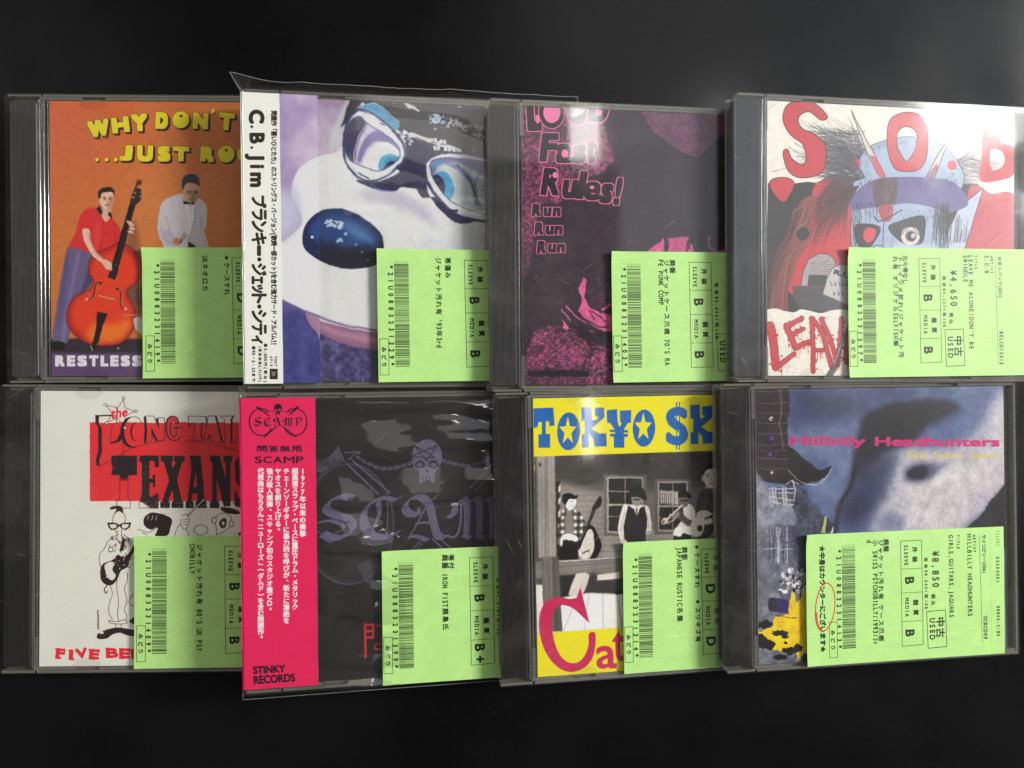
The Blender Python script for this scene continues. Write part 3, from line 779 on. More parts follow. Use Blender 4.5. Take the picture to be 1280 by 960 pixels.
# ------------------------------------------------------------------ film bags
def bag(k, label, top, bottom, left=1.2, right=3.0, seed=0, pull=(0, 0), ripple=0.0):
    """closed film envelope round the case, pinched to a welded seam at the rim"""
    nx, ny = 150, 140
    x0, x1, y0, y1 = -left, CW + right, -bottom, CH + top
    nzt = noise2(ny + 1, nx + 1, (26, 9), seed, 4, .6); nzs = noise2(ny + 1, nx + 1, (60, 16), seed + 4, 3)
    zc = CT / 2
    root = bpy.data.objects.new('film_bag', None); COL.objects.link(root)
    Mw = PL[k].M.copy(); Mw.translation *= MM; root.matrix_world = Mw
    root['label'] = label; root['category'] = 'plastic bag'; root['group'] = 'clear film bags'
    def side(sgn, name):
        vs, fs = [], []
        for j in range(ny + 1):
            for i in range(nx + 1):
                # denser rows near the rim
                u = i / nx; v = j / ny
                x = x0 + (x1 - x0) * u; y = y0 + (y1 - y0) * v
                n = nzt[j, i] - .5; m = nzs[j, i] - .5
                ox = max(0, -x, x - CW); oy = max(0, -y, y - CH)
                out = max(ox / max(left if x < 0 else right, .1), oy / max(bottom if y < 0 else top, .1))
                rise = (CT / 2 + (.62 if sgn > 0 else .12))
                if out <= 0:
                    z = zc + sgn * (rise + (max(0, m) * .9 + max(0, n) * .35 if sgn > 0 else 0))
                    if sgn > 0 and ripple:   # the film stands off the lid in broad soft folds, pressed flat under the slip
                        fl = min(1, max(0, (x - 30) / 10)) * min(1, max(0, max((y - 62) / 12, (44 - abs(x - 44)) / 16 - 1.2)))
                        fl *= min(1, max(0, (CW - x) / 8)) * min(1, (CH - y) / 5 + .05)
                        ph_ = (y + .10 * x + 3.2 * math.sin(x / 19 + seed) + m * 16) / 21.0
                        fr_ = ph_ % 1.0
                        saw = (1 - fr_ / .82) if fr_ < .82 else (fr_ - .82) / .18
                        saw = saw * saw * (3 - 2 * saw) * .35 + saw * .65
                        z += ripple * fl * (saw + .12 * math.sin(x / 6 + y / 9))
                else:
                    t = min(1, out); z = zc + sgn * (rise * (1 - t) ** .8 + .03) + 3.2 * n * min(1, out * 2) + 2.0 * m * out
                    if sgn > 0 : z = max(z, zc + .1 + 3.0 * n * out)
                wob = n * 1.3
                yy = y + (wob if abs(oy) > 0 else 0); xx = x + (wob if ox > 0 else 0)
                # the pulled-out corner of the flap
                cy = max(0, (y - CH) / max(top, .1)); cx = math.exp(-((x - x0) / 7) ** 2)
                xx -= pull[0] * cy * cx; yy += pull[1] * cy * cx
                vs.append((xx * MM, yy * MM, z * MM))
        for j in range(ny):
            for i in range(nx):
                a = j * (nx + 1) + i; f = (a, a + 1, a + nx + 2, a + nx + 1); fs.append(f if sgn > 0 else f[::-1])
        me = bpy.data.meshes.new(name); me.from_pydata(vs, [], fs)
        for p in me.polygons: p.use_smooth = True
        link(name, me, M_FILM, root)
        return vs
    vt = side(1, 'front_film'); side(-1, 'back_film')
    # welded seam, a thin bead all round
    loop = [j * (nx + 1) for j in range(0, ny + 1)] + [ny * (nx + 1) + i for i in range(1, nx + 1)] + [j * (nx + 1) + nx for j in range(ny - 1, -1, -1)] + [i for i in range(nx - 1, 0, -1)]
    bm = bmesh.new(); rings = []
    L = len(loop)
    for q in range(L):
        p = Vector(vt[loop[q]]) / MM; a = Vector(vt[loop[q - 1]]) / MM; b = Vector(vt[loop[(q + 1) % L]]) / MM
        d = (b - a).normalized(); n1 = d.cross(Vector((0, 0, 1))).normalized(); n2 = n1.cross(d); r = .22
        rings.append([bm.verts.new(p + n1 * r * math.cos(t) + n2 * r * math.sin(t)) for t in (0, 1.57, 3.14, 4.71)])
    for q in range(L):
        A, B = rings[q], rings[(q + 1) % L]
        for s in range(4): bm.faces.new((A[s], A[(s + 1) % 4], B[(s + 1) % 4], B[s]))
    link('welded_seam', finish(bm, 'welded_seam', True), M_SEAM, root)
    return root

def obi(k, label, pxs, art_fn, res=10, gain=1.0, z=ZTOP + .28):
    """paper band wrapped round the hinge side of the case; pxs = right edge in photo px at mid height"""
    xr = float(PL[k].local([(pxs, 300 if k < 5 else 680)], z)[0, 0])
    xl = -.35
    Wp, Hp = int((xr - xl) * res), int(CH * res)
    y0, y1 = 2.2, CH - 2.0
    Hp = int((y1 - y0) * res)
    def mp(p):
        q = PL[k].local(p, z)
        return np.stack([(q[:, 0] - xl) * res, (y1 - q[:, 1]) * res], 1)
    c = Canvas(Hp, Wp, mp, (240, 236, 225)); a = mp([[640, 480], [641, 480]]); c.px = float(np.hypot(*(a[1] - a[0])))
    art_fn(c)
    root = bpy.data.objects.new('paper_band', None); COL.objects.link(root)
    Mw = PL[k].M.copy(); Mw.translation *= MM; root.matrix_world = Mw
    root['label'] = label; root['category'] = 'paper band'; root['group'] = 'paper bands on the bagged CDs'
    me = sheet('front_panel', xl, y0, xr, y1, lambda x, y: z + .05 * math.sin(y / 9), 8, 30, .14)
    link('front_panel', me, [mat_print('band_print', c.image('band_print', gain), .4, .35, .4), M_PAPER], root)
    edge = mat_solid('band_edge', rgb(*[float(v) * 255 for v in c.a[Hp // 2, 3]]), .6, .3, 300, .04)
    link('spine_panel', box_mesh('spine_panel', xl - .16, y0, -.35, xl - .02, y1, z - .02), edge, root)
    link('back_panel', box_mesh('back_panel', xl, y0, -.35, xr * .8, y1, -.21), edge, root)
    return root

# ------------------------------------------------------------------ the printed covers
def art1():
    c = booklet_canvas(1, (196, 112, 56)); H, Wd = c.H, c.W
    Y, X = np.mgrid[0:H, 0:Wd]; u, v = X / Wd, Y / H
    c.mix(np.clip(1 - np.hypot(u, v * 1.2) * 1.6, 0, 1), (206, 92, 52), .9)
    c.mix(np.clip((v - .3) * 1.5, 0, 1) * .8, (196, 116, 42), .8)
    c.mix(np.exp(-((u - .45) ** 2 + (v - .38) ** 2) / .03), (212, 136, 78), .5)
    c.mix(c.n(200, 3, 3), (180, 96, 44), .18)
    c.view(60, 290, 5.05)
    # floor and name band
    c.rect(-60, 672, 1900, 800, (50, 38, 44), 1, 6); c.rect(-60, 762, 1900, 1100, (92, 68, 104), 1, 8)
    c.poly([(1080, 640), (1900, 620), (1900, 760), (1080, 760)], (60, 44, 52), .8, 10)
    # soft cast shade printed beside the bass
    c.poly([(500, -40), (560, -40), (600, 300), (590, 560), (520, 600), (500, 200)], (120, 74, 48), .7, 16, sm=True)
    c.view(60, 120, 5.05)
    # man in a red shirt
    tr = (100, 88, 124)
    c.poly([(140, 945), (285, 985), (300, 1120), (250, 1200), (215, 1240), (150, 1420), (120, 1560), (30, 1560), (52, 1340), (88, 1120), (110, 1010)], tr, sm=True)
    c.poly([(180, 1000), (205, 1000), (150, 1250), (105, 1540), (80, 1540), (130, 1250)], (140, 122, 170), .45, 5, sm=True)
    c.poly([(258, 1080), (285, 1150), (240, 1230), (205, 1250), (230, 1170)], (66, 52, 98), .8, 4, sm=True)
    c.poly([(110, 1000), (60, 1400), (70, 1430), (130, 1060)], (70, 58, 104), .4, 6, sm=True)
    c.poly([(30, 1550), (100, 1555), (100, 1600), (20, 1595)], (24, 18, 20), sm=True)
    c.poly([(226, 722), (300, 706), (345, 745), (400, 768), (452, 830), (470, 900), (455, 960), (330, 985), (290, 1000), (200, 968), (136, 944), (175, 860), (196, 775)], (206, 44, 42), sm=True)
    for p in ([(345, 790), (352, 870), (330, 960)], [(250, 890), (270, 940)], [(420, 800), (425, 880), (440, 940)]):
        c.line(p, 7, (150, 26, 30), .55, 3, sm=True)
    c.poly([(315, 795), (330, 900), (300, 960), (290, 850)], (226, 70, 62), .5, 6, sm=True)
    # head
    c.poly([(348, 700), (392, 706), (396, 760), (362, 795), (338, 745)], (214, 168, 140), sm=True)
    c.poly([(322, 640), (330, 598), (372, 590), (412, 610), (414, 660), (404, 700), (380, 724), (346, 708), (328, 676)], (224, 180, 154), sm=True)
    c.poly([(392, 640), (414, 640), (406, 700), (380, 724), (372, 700)], (170, 112, 88), .5, 5, sm=True)
    c.poly([(318, 648), (318, 602), (345, 578), (395, 575), (418, 600), (416, 634), (404, 606), (362, 606), (334, 616), (330, 652)], (34, 24, 22), sm=True)
    c.line([(345, 640), (360, 638)], 4, (60, 40, 34)); c.line([(382, 640), (398, 641)], 4, (60, 40, 34))
    c.line([(371, 650), (372, 668)], 3, (170, 120, 98)); c.line([(358, 688), (384, 690)], 4, (140, 52, 48)); c.ell(324, 658, 6, 13, (206, 152, 126))
    c.poly([(322, 692), (345, 735), (330, 750), (302, 712)], (26, 22, 26)); c.poly([(384, 728), (402, 745), (406, 775), (380, 752)], (26, 22, 26))
    # double bass
    body = [(392, 955), (440, 925), (500, 940), (560, 990), (592, 1060), (590, 1120), (560, 1180), (520, 1205), (500, 1240), (520, 1290), (548, 1340), (545, 1420), (520, 1500), (455, 1560), (360, 1578), (250, 1560), (160, 1500), (120, 1420), (128, 1330), (175, 1262), (250, 1225), (285, 1175), (262, 1120), (255, 1060), (290, 1000), (335, 975)]
    c.poly(body, (172, 32, 26), sm=True)
    m = c.mask(body, True)
    c.poly([(p[0] * .88 + 42, p[1] * .9 + 128) for p in body], (222, 62, 28), .9, 14, sm=True, clip=m)
    c.poly([(300, 1430), (420, 1440), (510, 1400), (520, 1470), (440, 1550), (330, 1560), (240, 1530)], (232, 122, 34), .85, 22, sm=True, clip=m)
    c.poly([(330, 1030), (380, 1020), (360, 1130), (300, 1140)], (206, 60, 36), .7, 14, sm=True, clip=m)
    c.poly([(520, 1200), (500, 1240), (520, 1290), (600, 1320), (600, 1220)], (90, 56, 46), .6, 8, sm=True)
    c.line(body, 6, (96, 20, 18), .8, 1, sm=True, closed=True)
    # fingerboard, scroll, strings
    c.poly([(520, 660), (560, 655), (425, 1158), (378, 1148)], (22, 16, 18))
    c.poly([(545, 590), (590, 590), (578, 665), (520, 690), (522, 650)], (48, 32, 26), sm=True)
    c.ell(574, 546, 20, 20, (120, 66, 40)); c.ell(574, 546, 9, 9, (60, 30, 22)); c.line([(562, 560), (548, 600), (540, 660)], 14, (70, 42, 30))
    for q in ((548, 612), (590, 606), (535, 640), (584, 632)): c.ell(q[0], q[1], 10, 6, (150, 132, 110), rot=-20)
    c.line([(556, 690), (402, 1150)], 2, (120, 110, 104), .6)
    c.line([(545, 690), (392, 1150)], 1.5, (110, 100, 94), .5)
    # left arm on the neck, right arm over the body
    c.poly([(452, 905), (490, 860), (512, 800), (536, 790), (538, 850), (515, 890), (480, 985), (446, 960)], (216, 170, 146), .0)
    for q in ((512, 796), (524, 812), (528, 834), (520, 856)): c.ell(q[0], q[1], 20, 9, (222, 176, 150), rot=18); 
    for q in ((512, 806), (520, 824), (524, 846)): c.line([(q[0] - 18, q[1] - 4), (q[0] + 16, q[1] + 5)], 2, (160, 104, 84), .7)
    c.poly([(216, 840), (262, 846), (268, 905), (300, 975), (352, 1030), (392, 1045), (402, 1075), (398, 1100), (380, 1086), (358, 1064), (320, 1040), (262, 985), (225, 905)], (226, 184, 158), sm=True)
    c.line([(258, 860), (266, 910), (300, 985), (345, 1035)], 9, (176, 120, 94), .5, 3, sm=True)
    for q in ([(352, 1040), (372, 1068), (380, 1090)], [(366, 1034), (390, 1064), (397, 1098)], [(342, 1042), (360, 1072), (370, 1088)]): c.line(q, 12, (226, 184, 158), sm=True)
    for q in ([(360, 1042), (382, 1078)], [(350, 1048), (368, 1078)]): c.line(q, 2, (150, 92, 72), .7)
    # f-holes, bridge, tail
    for off, fl in ((0, 1), (200, -1)):
        p = [(330, 1182), (312, 1178), (298, 1205), (290, 1250), (272, 1285), (244, 1282)] if off == 0 else [(436, 1215), (455, 1222), (464, 1260), (460, 1300), (470, 1340), (490, 1342)]
        c.line(p, 9, (64, 16, 14), 1, sm=True); c.line([(a + 5, b + 2) for a, b in p], 3.4, (230, 180, 150), .9, sm=True)
        c.ell(p[0][0], p[0][1], 8, 8, (40, 12, 12)); c.ell(p[-1][0], p[-1][1], 8, 8, (235, 190, 160))
    c.line([(324, 1262), (418, 1286)], 9, (226, 150, 110)); c.line([(330, 1268), (414, 1290)], 3, (120, 50, 36))
    c.poly([(312, 1362), (376, 1376), (345, 1450), (318, 1556), (282, 1556), (304, 1450)], (22, 16, 18)); c.poly([(280, 1556), (312, 1556), (292, 1608), (272, 1590)], (30, 20, 20))
    c.line([(270, 1576), (284, 1606)], 4, (230, 220, 200)); c.line([(470, 1380), (590, 1380)], 6, (210, 150, 110), .8); c.ell(444, 1592, 5, 5, (220, 210, 200))
    c.poly([(540, 1405), (590, 1400), (610, 1500), (560, 1480)], (206, 200, 196), .9, 3, sm=True)
    # second man, pale jacket
    jk = (198, 190, 190)
    c.poly([(730, 660), (850, 612), (940, 640), (998, 690), (1000, 800), (988, 860), (1018, 980), (1030, 1200), (740, 1200), (728, 960), (700, 880), (690, 810), (706, 720)], jk, sm=True)
    c.poly([(860, 690), (900, 700), (930, 680), (915, 800), (880, 900), (866, 800)], (226, 222, 216), sm=True)
    for p in ([(850, 640), (870, 760), (884, 905)], [(935, 660), (920, 800), (886, 910)], [(745, 760), (770, 860), (800, 900)], [(960, 760), (975, 880), (1000, 960)], [(710, 820), (740, 900), (780, 940)]):
        c.line(p, 6, (146, 138, 146), .6, 2, sm=True)
    c.poly([(706, 860), (760, 850), (800, 905), (800, 940), (740, 930)], (168, 156, 182), .6, 6, sm=True)
    c.poly([(884, 915), (930, 945), (950, 1200), (870, 1200)], (32, 26, 28))
    c.poly([(852, 560), (900, 540), (950, 570), (952, 620), (930, 660), (895, 684), (860, 650), (848, 600)], (206, 158, 128), sm=True)
    c.poly([(900, 600), (950, 590), (944, 640), (915, 676)], (150, 100, 76), .4, 8, sm=True)
    c.poly([(846, 580), (850, 520), (885, 494), (930, 498), (954, 530), (952, 566), (930, 552), (892, 548), (866, 560), (856, 590)], (58, 54, 60), sm=True)
    c.line([(870, 606), (892, 604)], 5, (70, 46, 36)); c.line([(918, 608), (938, 610)], 5, (70, 46, 36)); c.line([(905, 615), (910, 636)], 4, (160, 108, 84)); c.line([(888, 656), (918, 662)], 5, (140, 62, 52))
    c.poly([(856, 662), (876, 668), (896, 674), (924, 668), (922, 686), (898, 680), (858, 684)], (26, 22, 24))
    c.ell(816, 918, 28, 24, (200, 130, 104)); c.line([(800, 905), (835, 925)], 4, (150, 90, 70), .7); c.line([(800, 920), (830, 938)], 4, (150, 90, 70), .7)
    c.line([(828, 930), (862, 860)], 4, (52, 34, 28)); c.line([(835, 930), (874, 872)], 3, (52, 34, 28))
    c.warp(2.2, 26, 101, .8, 6); c.mottle(.05, 22, 102); c.mottle(.04, 3, 103, 2); c.soften(1)
    c.face(372, 655, 38, (70, 40, 34), (156, 104, 82), .06); c.face(906, 616, 42, (62, 40, 34), (140, 94, 72), .12)
    c.kern = 'sq'
    # lettering
    def fat(ch, x0, y0, x1, y1, rot=0):
        for d, col in (((13, 12), (38, 26, 14)), ((7, 6), (38, 26, 14))): c.letter(ch, x0 + d[0], y0 + d[1], x1 + d[0], y1 + d[1], col, rot, 11)
        c.letter(ch, x0, y0, x1, y1, (80, 66, 20), rot, 12); c.letter(ch, x0, y0, x1, y1, (222, 204, 32), rot, 9.5)
    def fatO(cx, cy, r):
        c.ell(cx + 12, cy + 12, r, r, (38, 26, 14)); c.ell(cx, cy, r + 1, r + 1, (80, 66, 20)); c.ell(cx, cy, r - 1, r - 1, (222, 204, 32)); c.ell(cx + 2, cy - 24, 10, 9, (60, 48, 18))
    fat('W', 262, 160, 378, 250, -9); fat('H', 412, 142, 502, 222, -7); fat('Y', 535, 122, 620, 212, -4)
    fat('D', 688, 112, 748, 198, 3); fatO(838, 150, 54); fat('N', 924, 116, 1000, 198, 3); c.ell(1046, 102, 12, 14, (38, 26, 14)); c.ell(1042, 96, 12, 14, (222, 204, 32)); fat('T', 1086, 116, 1166, 206, 6)
    for x in (310, 370, 428): c.ell(x + 4, 408, 14, 14, (38, 26, 14)); c.ell(x, 402, 12, 12, (226, 208, 40))
    fat('J', 462, 318, 522, 400, 6); fat('U', 572, 320, 652, 404, 2); fat('S', 702, 325, 762, 404, 0); fat('T', 798, 328, 880, 402, 2)
    fat('R', 972, 328, 1040, 404, 3); fatO(1124, 366, 54); fatO(1245, 366, 54); fat('C', 1330, 330, 1400, 404); fat('K', 1440, 330, 1520, 404)
    c.view(60, 290, 5.05)
    x = 52
    for ch, w in zip('RESTLESS', (62, 54, 62, 60, 50, 54, 60, 60)):
        c.letter(ch, x, 784, x + w - 14, 842, (222, 214, 218), 0, 6); x += w + 12
    return c

def art2():
    c = booklet_canvas(2, (214, 212, 214)); H, Wd = c.H, c.W
    c.view(340, 110, 4.68)
    n1 = c.n(160, 11, 5); n2 = c.n(40, 12, 4); n3 = c.n(18, 14, 4, .7)
    # blurred plush ground: lilac above, indigo below
    lil = np.empty((H, Wd, 3)); Y = np.arange(H)[:, None] / H
    a, b = np.array((170, 150, 182)) / 255., np.array((206, 190, 206)) / 255.
    t = np.clip(n1 * 2.2 - .6, 0, 1)[..., None]; lil[:] = a * (1 - t) + b * t
    dk = np.array((122, 100, 142)) / 255.; t2 = np.clip(n2 * 2 - 1.05, 0, 1)[..., None]; lil = lil * (1 - .7 * t2) + dk * .7 * t2
    c.a = lil
    ind = np.empty((H, Wd, 3)); t = np.clip(n3 * 2.0 - .55, 0, 1)[..., None]
    ind[:] = np.array((44, 38, 84)) / 255. * (1 - t) + np.array((112, 104, 158)) / 255. * t
    low = np.clip((Y - .70) * 14, 0, 1) * np.ones((1, Wd))
    c.a = c.a * (1 - low[..., None]) + ind * low[..., None]
    # pale plush patch on the left
    c.poly([(-120, 560), (60, 580), (150, 640), (130, 760), (0, 900), (-150, 900)], (196, 198, 212), .7, 26, sm=True)
    # the white muzzle
    mz = [(120, 560), (160, 470), (260, 405), (360, 380), (430, 330), (600, 300), (800, 380), (960, 470), (1300, 560), (1400, 900), (1400, 1440), (900, 1460), (640, 1440), (380, 1390), (220, 1340), (60, 1240), (-60, 1150), (-80, 1060), (-20, 960), (90, 880), (170, 800), (160, 720), (118, 640)]
    c.poly(mz, (226, 227, 224), 1, 3, sm=True)
    m = c.mask(mz, True)
    c.poly([(120, 560), (160, 640), (175, 760), (120, 860), (60, 900), (100, 700)], (176, 178, 196), .6, 14, sm=True, clip=m)
    c.poly([(500, 610), (720, 600), (900, 700), (960, 820), (800, 720), (600, 660)], (176, 168, 196), .55, 20, sm=True, clip=m)
    c.poly([(800, 900), (1400, 820), (1400, 1440), (800, 1440)], (208, 210, 216), .5, 40, sm=True, clip=m)
    # ear / fluff edge top left of the goggles
    c.poly([(480, -20), (380, 180), (330, 340), (400, 340), (440, 240), (520, 60)], (206, 208, 210), .8, 8, sm=True)
    c.poly([(488, -20), (440, 110), (400, 235), (450, 190), (540, 60), (560, -20)], (44, 40, 50), .95, 3)
    # dark padded band behind the goggles
    c.poly([(480, -30), (540, 110), (700, 240), (860, 300), (930, 380), (900, 470), (1300, 420), (1500, 430), (1500, -40)], (62, 58, 62), .96, 4)
    c.poly([(960, 330), (1500, 420), (1500, 500), (1120, 470)], (28, 26, 34), .95, 6)
    c.poly([(780, 240), (900, 330), (960, 420), (905, 560), (960, 690), (1090, 790), (1190, 770), (1130, 720), (1000, 640), (880, 640), (840, 590), (760, 580), (720, 600), (640, 600), (520, 560), (500, 540), (640, 520), (780, 420)], (40, 34, 72), 1, 3, sm=True)
    c.poly([(560, 556), (640, 590), (700, 598), (640, 606)], (110, 120, 190), .7, 3, sm=True)
    for x, y, r in ((720, 70, 14), (742, 66, 10), (708, 78, 9), (776, 84, 12), (800, 104, 15), (830, 116, 12), (852, 132, 9)): c.ell(x, y, r * 1.6, r * .8, (214, 216, 216), rot=35)
    rg = random.Random(4)
    c.ell(955, 180, 34, 30, (190, 204, 214))
    for i in range(60):
        x = 925 + rg.random() * 110; y = 160 + rg.random() * 80
        c.ell(x, y, rg.uniform(3, 9), rg.uniform(3, 8), rg.choice([(200, 210, 220), (120, 150, 180), (60, 60, 70)]), .9)
    for i in range(70):
        t = rg.random(); x = 1040 + t * 260; y = 195 + t * 90 + rg.uniform(-26, 30) * (0.5 + t)
        c.ell(x, y, rg.uniform(5, 12), rg.uniform(4, 9), (188, 188, 186), .9, rot=rg.uniform(0, 90))
    c.line([(1052, 84), (1102, 112)], 7, (176, 196, 222), .9)
    # buckle between the lenses
    for i in range(26):
        x = 720 + rg.random() * 90; y = 215 + (x - 720) * .55 + rg.uniform(0, 60)
        c.poly([(x, y), (x + rg.uniform(10, 26), y + 6), (x + rg.uniform(8, 20), y + rg.uniform(12, 22)), (x - 4, y + 10)], rg.choice([(220, 222, 222), (200, 206, 210), (40, 40, 60)]))
    c.line([(810, 270), (860, 290), (920, 305), (990, 330), (1100, 370)], 26, (214, 216, 216), 1, sm=True); c.line([(840, 290), (900, 312)], 5, (50, 50, 70))
    for x, y in ((930, 300), (985, 312), (950, 350), (1010, 356), (1060, 366)):
        c.rect(x - 4, y - 10, x + 34, y + 16, (222, 224, 224)); c.line([(x, y + 16), (x + 36, y + 20)], 4, (36, 36, 56)); c.line([(x + 16, y - 10), (x + 16, y + 14)], 3, (80, 84, 110))
    # left lens
    L = [(470, 150), (520, 125), (600, 160), (700, 240), (770, 330), (778, 410), (740, 460), (680, 510), (600, 540), (520, 530), (445, 460), (418, 380), (422, 270), (440, 190)]
    c.poly(L, (66, 84, 140), 1, 1, sm=True); c.poly([(478, 160), (520, 138), (600, 172), (700, 252), (762, 335), (768, 405), (735, 450), (676, 498), (600, 526), (525, 516), (455, 452), (430, 378), (434, 275), (450, 200)], (228, 232, 232), 1, 1, sm=True)
    I = [(478, 176), (520, 170), (560, 210), (660, 270), (735, 340), (745, 400), (700, 450), (620, 488), (560, 470), (470, 430), (432, 370), (430, 280), (448, 210)]
    c.poly(I, (206, 200, 220), 1, 1, sm=True); mi = c.mask(I, True)
    c.poly([(470, 170), (520, 180), (545, 230), (500, 320), (480, 430), (420, 380), (428, 250)], (54, 44, 84), .95, 5, sm=True, clip=mi)
    c.poly([(430, 160), (560, 170), (540, 230), (440, 260)], (80, 78, 88), .8, 8, sm=True, clip=mi)
    c.poly([(560, 280), (620, 250), (700, 300), (745, 370), (700, 340), (620, 310), (560, 350), (520, 430), (500, 420), (520, 340)], (120, 108, 164), .9, 4, sm=True, clip=mi)
    c.line([(540, 230), (500, 300), (480, 400), (496, 440)], 7, (186, 182, 214), .9, sm=True, clip=mi)
    c.poly([(540, 420), (580, 350), (640, 318), (700, 330), (745, 380), (740, 440), (660, 490), (580, 480), (540, 460)], (224, 228, 224), 1, 2, sm=True, clip=mi)
    c.ell(690, 452, 70, 66, (74, 156, 196), 1, 2, clip=mi); c.ell(704, 476, 50, 48, (38, 36, 76), 1, 3, clip=mi)
    c.line([(640, 430), (670, 400), (710, 396)], 10, (130, 196, 220), .7, 3, sm=True, clip=mi)
    c.poly([(520, 110), (570, 88), (620, 96), (680, 150), (742, 210), (730, 245), (690, 236), (600, 165), (560, 135)], (92, 158, 196), 1, 1, sm=True)
    c.line([(548, 96), (610, 94), (680, 146), (745, 205)], 5, (200, 222, 232), .8, sm=True)
    c.line([(524, 120), (600, 170), (700, 245)], 7, (226, 230, 232), 1, sm=True)
    c.poly([(520, 112), (528, 78), (548, 96)], (210, 212, 214)); c.line([(632, 205), (656, 216)], 5, (40, 48, 90))
    c.poly([(420, 400), (500, 500), (600, 520), (720, 480), (740, 500), (620, 546), (500, 530), (430, 450)], (216, 222, 224), 1, 1, sm=True)
    c.line([(508, 498), (564, 528)], 7, (36, 36, 66)); c.line([(440, 460), (520, 545), (620, 548)], 5, (60, 66, 120), .8, sm=True)
    c.line(L, 9, (34, 36, 78), .9, 1, sm=True, closed=True); c.line(I, 5, (50, 50, 96), .85, 1, sm=True, closed=True)
    # right lens
    R = [(905, 420), (960, 388), (1100, 378), (1300, 420), (1500, 520), (1500, 800), (1180, 770), (1060, 735), (980, 660), (910, 560), (892, 470)]
    c.poly(R, (50, 52, 96), 1, 2, sm=True); c.poly([(912, 430), (965, 396), (1100, 386), (1300, 430), (1500, 530), (1500, 790), (1185, 762), (1068, 722), (990, 650), (922, 556), (902, 470)], (228, 232, 232), 1, 1, sm=True)
    I = [(930, 430), (980, 412), (1100, 412), (1300, 450), (1500, 560), (1500, 740), (1240, 735), (1120, 700), (1030, 650), (960, 560), (926, 480)]
    c.poly(I, (206, 214, 212), 1, 1, sm=True); mi = c.mask(I, True)
    c.poly([(900, 400), (1250, 410), (1260, 520), (1100, 440), (980, 450), (940, 520)], (96, 88, 148), .85, 8, sm=True, clip=mi)
    c.poly([(1000, 440), (1090, 450), (1170, 520), (1210, 660), (1240, 690), (1190, 680), (1160, 560), (1080, 480)], (120, 128, 180), .9, 5, sm=True, clip=mi)
    c.line([(1080, 450), (1160, 540), (1200, 680)], 9, (56, 62, 104), .85, 2, sm=True, clip=mi); c.line([(1240, 450), (1190, 560), (1215, 680)], 6, (80, 90, 120), .7, 2, sm=True, clip=mi)
    c.ell(1000, 575, 62, 92, (76, 160, 204), 1, 2, rot=-12, clip=mi); c.ell(968, 570, 42, 66, (34, 34, 74), 1, 3, rot=-12, clip=mi); c.line([(930, 440), (990, 430), (980, 450), (940, 462)], 14, (70, 160, 196), .7, 3, clip=mi)
    for i in range(14): c.ell(rg.uniform(1080, 1250), rg.uniform(520, 700), 4, 4, (80, 96, 110), .6)
    c.rect(1140, 708, 1250, 716, (130, 140, 150), .7)
    c.poly([(1020, 706), (1090, 712), (1086, 726), (1024, 718)], (34, 34, 62))
    c.line(R[:2] + R[1:4], 8, (34, 36, 78), .8, 1, sm=True); c.line([(905, 420), (892, 470), (910, 560), (980, 660), (1060, 735), (1180, 770), (1300, 780)], 9, (34, 36, 78), .9, 1, sm=True); c.line(I, 5, (50, 50, 96), .8, 1, sm=True, closed=True)
    # glossy nose
    N_ = [(180, 850), (210, 780), (280, 722), (380, 704), (480, 735), (580, 800), (640, 860), (655, 940), (640, 1010), (560, 1050), (440, 1056), (330, 1030), (240, 985), (185, 930)]
    c.poly(N_, (20, 24, 54), 1, 2, sm=True); mn = c.mask(N_, True)
    c.poly([(260, 760), (360, 712), (470, 740), (580, 810), (620, 880), (600, 930), (540, 920), (420, 960), (380, 900), (300, 900), (250, 850)], (34, 68, 128), .95, 20, sm=True, clip=mn)
    c.poly([(400, 780), (470, 790), (560, 850), (600, 900), (560, 900), (480, 870)], (92, 138, 186), .8, 20, sm=True, clip=mn)
    c.poly([(200, 960), (320, 960), (450, 930), (560, 960), (640, 960), (600, 1060), (300, 1050)], (14, 16, 34), .9, 14, sm=True, clip=mn)
    c.line([(400, 710), (490, 738), (590, 806), (645, 870)], 8, (24, 26, 74), .9, 2, sm=True)
    for i in range(26):
        x = 310 + rg.random() * 110; y = 770 + rg.random() * 40 + (x - 310) * .1
        c.ell(x, y, rg.uniform(6, 15), rg.uniform(5, 10), (196, 210, 224), .9, rot=rg.uniform(-20, 40), clip=mn)
    for x, y, r in ((234, 872, 9), (398, 885, 13), (430, 850, 10), (384, 896, 9), (410, 896, 7), (528, 960, 6), (490, 914, 6), (240, 950, 7), (206, 950, 5), (560, 1006, 6)): c.ell(x, y, r, r, (176, 204, 230), .9, 1, clip=mn)
    # lip
    c.view(340, 290, 4.74)
    lip = [(200, 480), (270, 520), (400, 560), (520, 585), (640, 590), (900, 560), (1300, 480), (1500, 420), (1500, 560), (1200, 650), (800, 700), (560, 690), (420, 660), (300, 610), (230, 560)]
    c.poly(lip, (150, 104, 132), 1, 4, sm=True)
    c.poly([(270, 530), (420, 590), (620, 620), (620, 660), (450, 630), (300, 580)], (186, 138, 158), .8, 10, sm=True)
    c.line([(60, 405), (160, 455), (280, 500), (420, 550), (620, 585)], 12, (104, 74, 118), .8, 4, sm=True)
    c.warp(3, 30, 201, 1.2, 7); c.mottle(.05, 30, 202); c.mottle(.035, 4, 203, 2); c.soften(1)
    return c

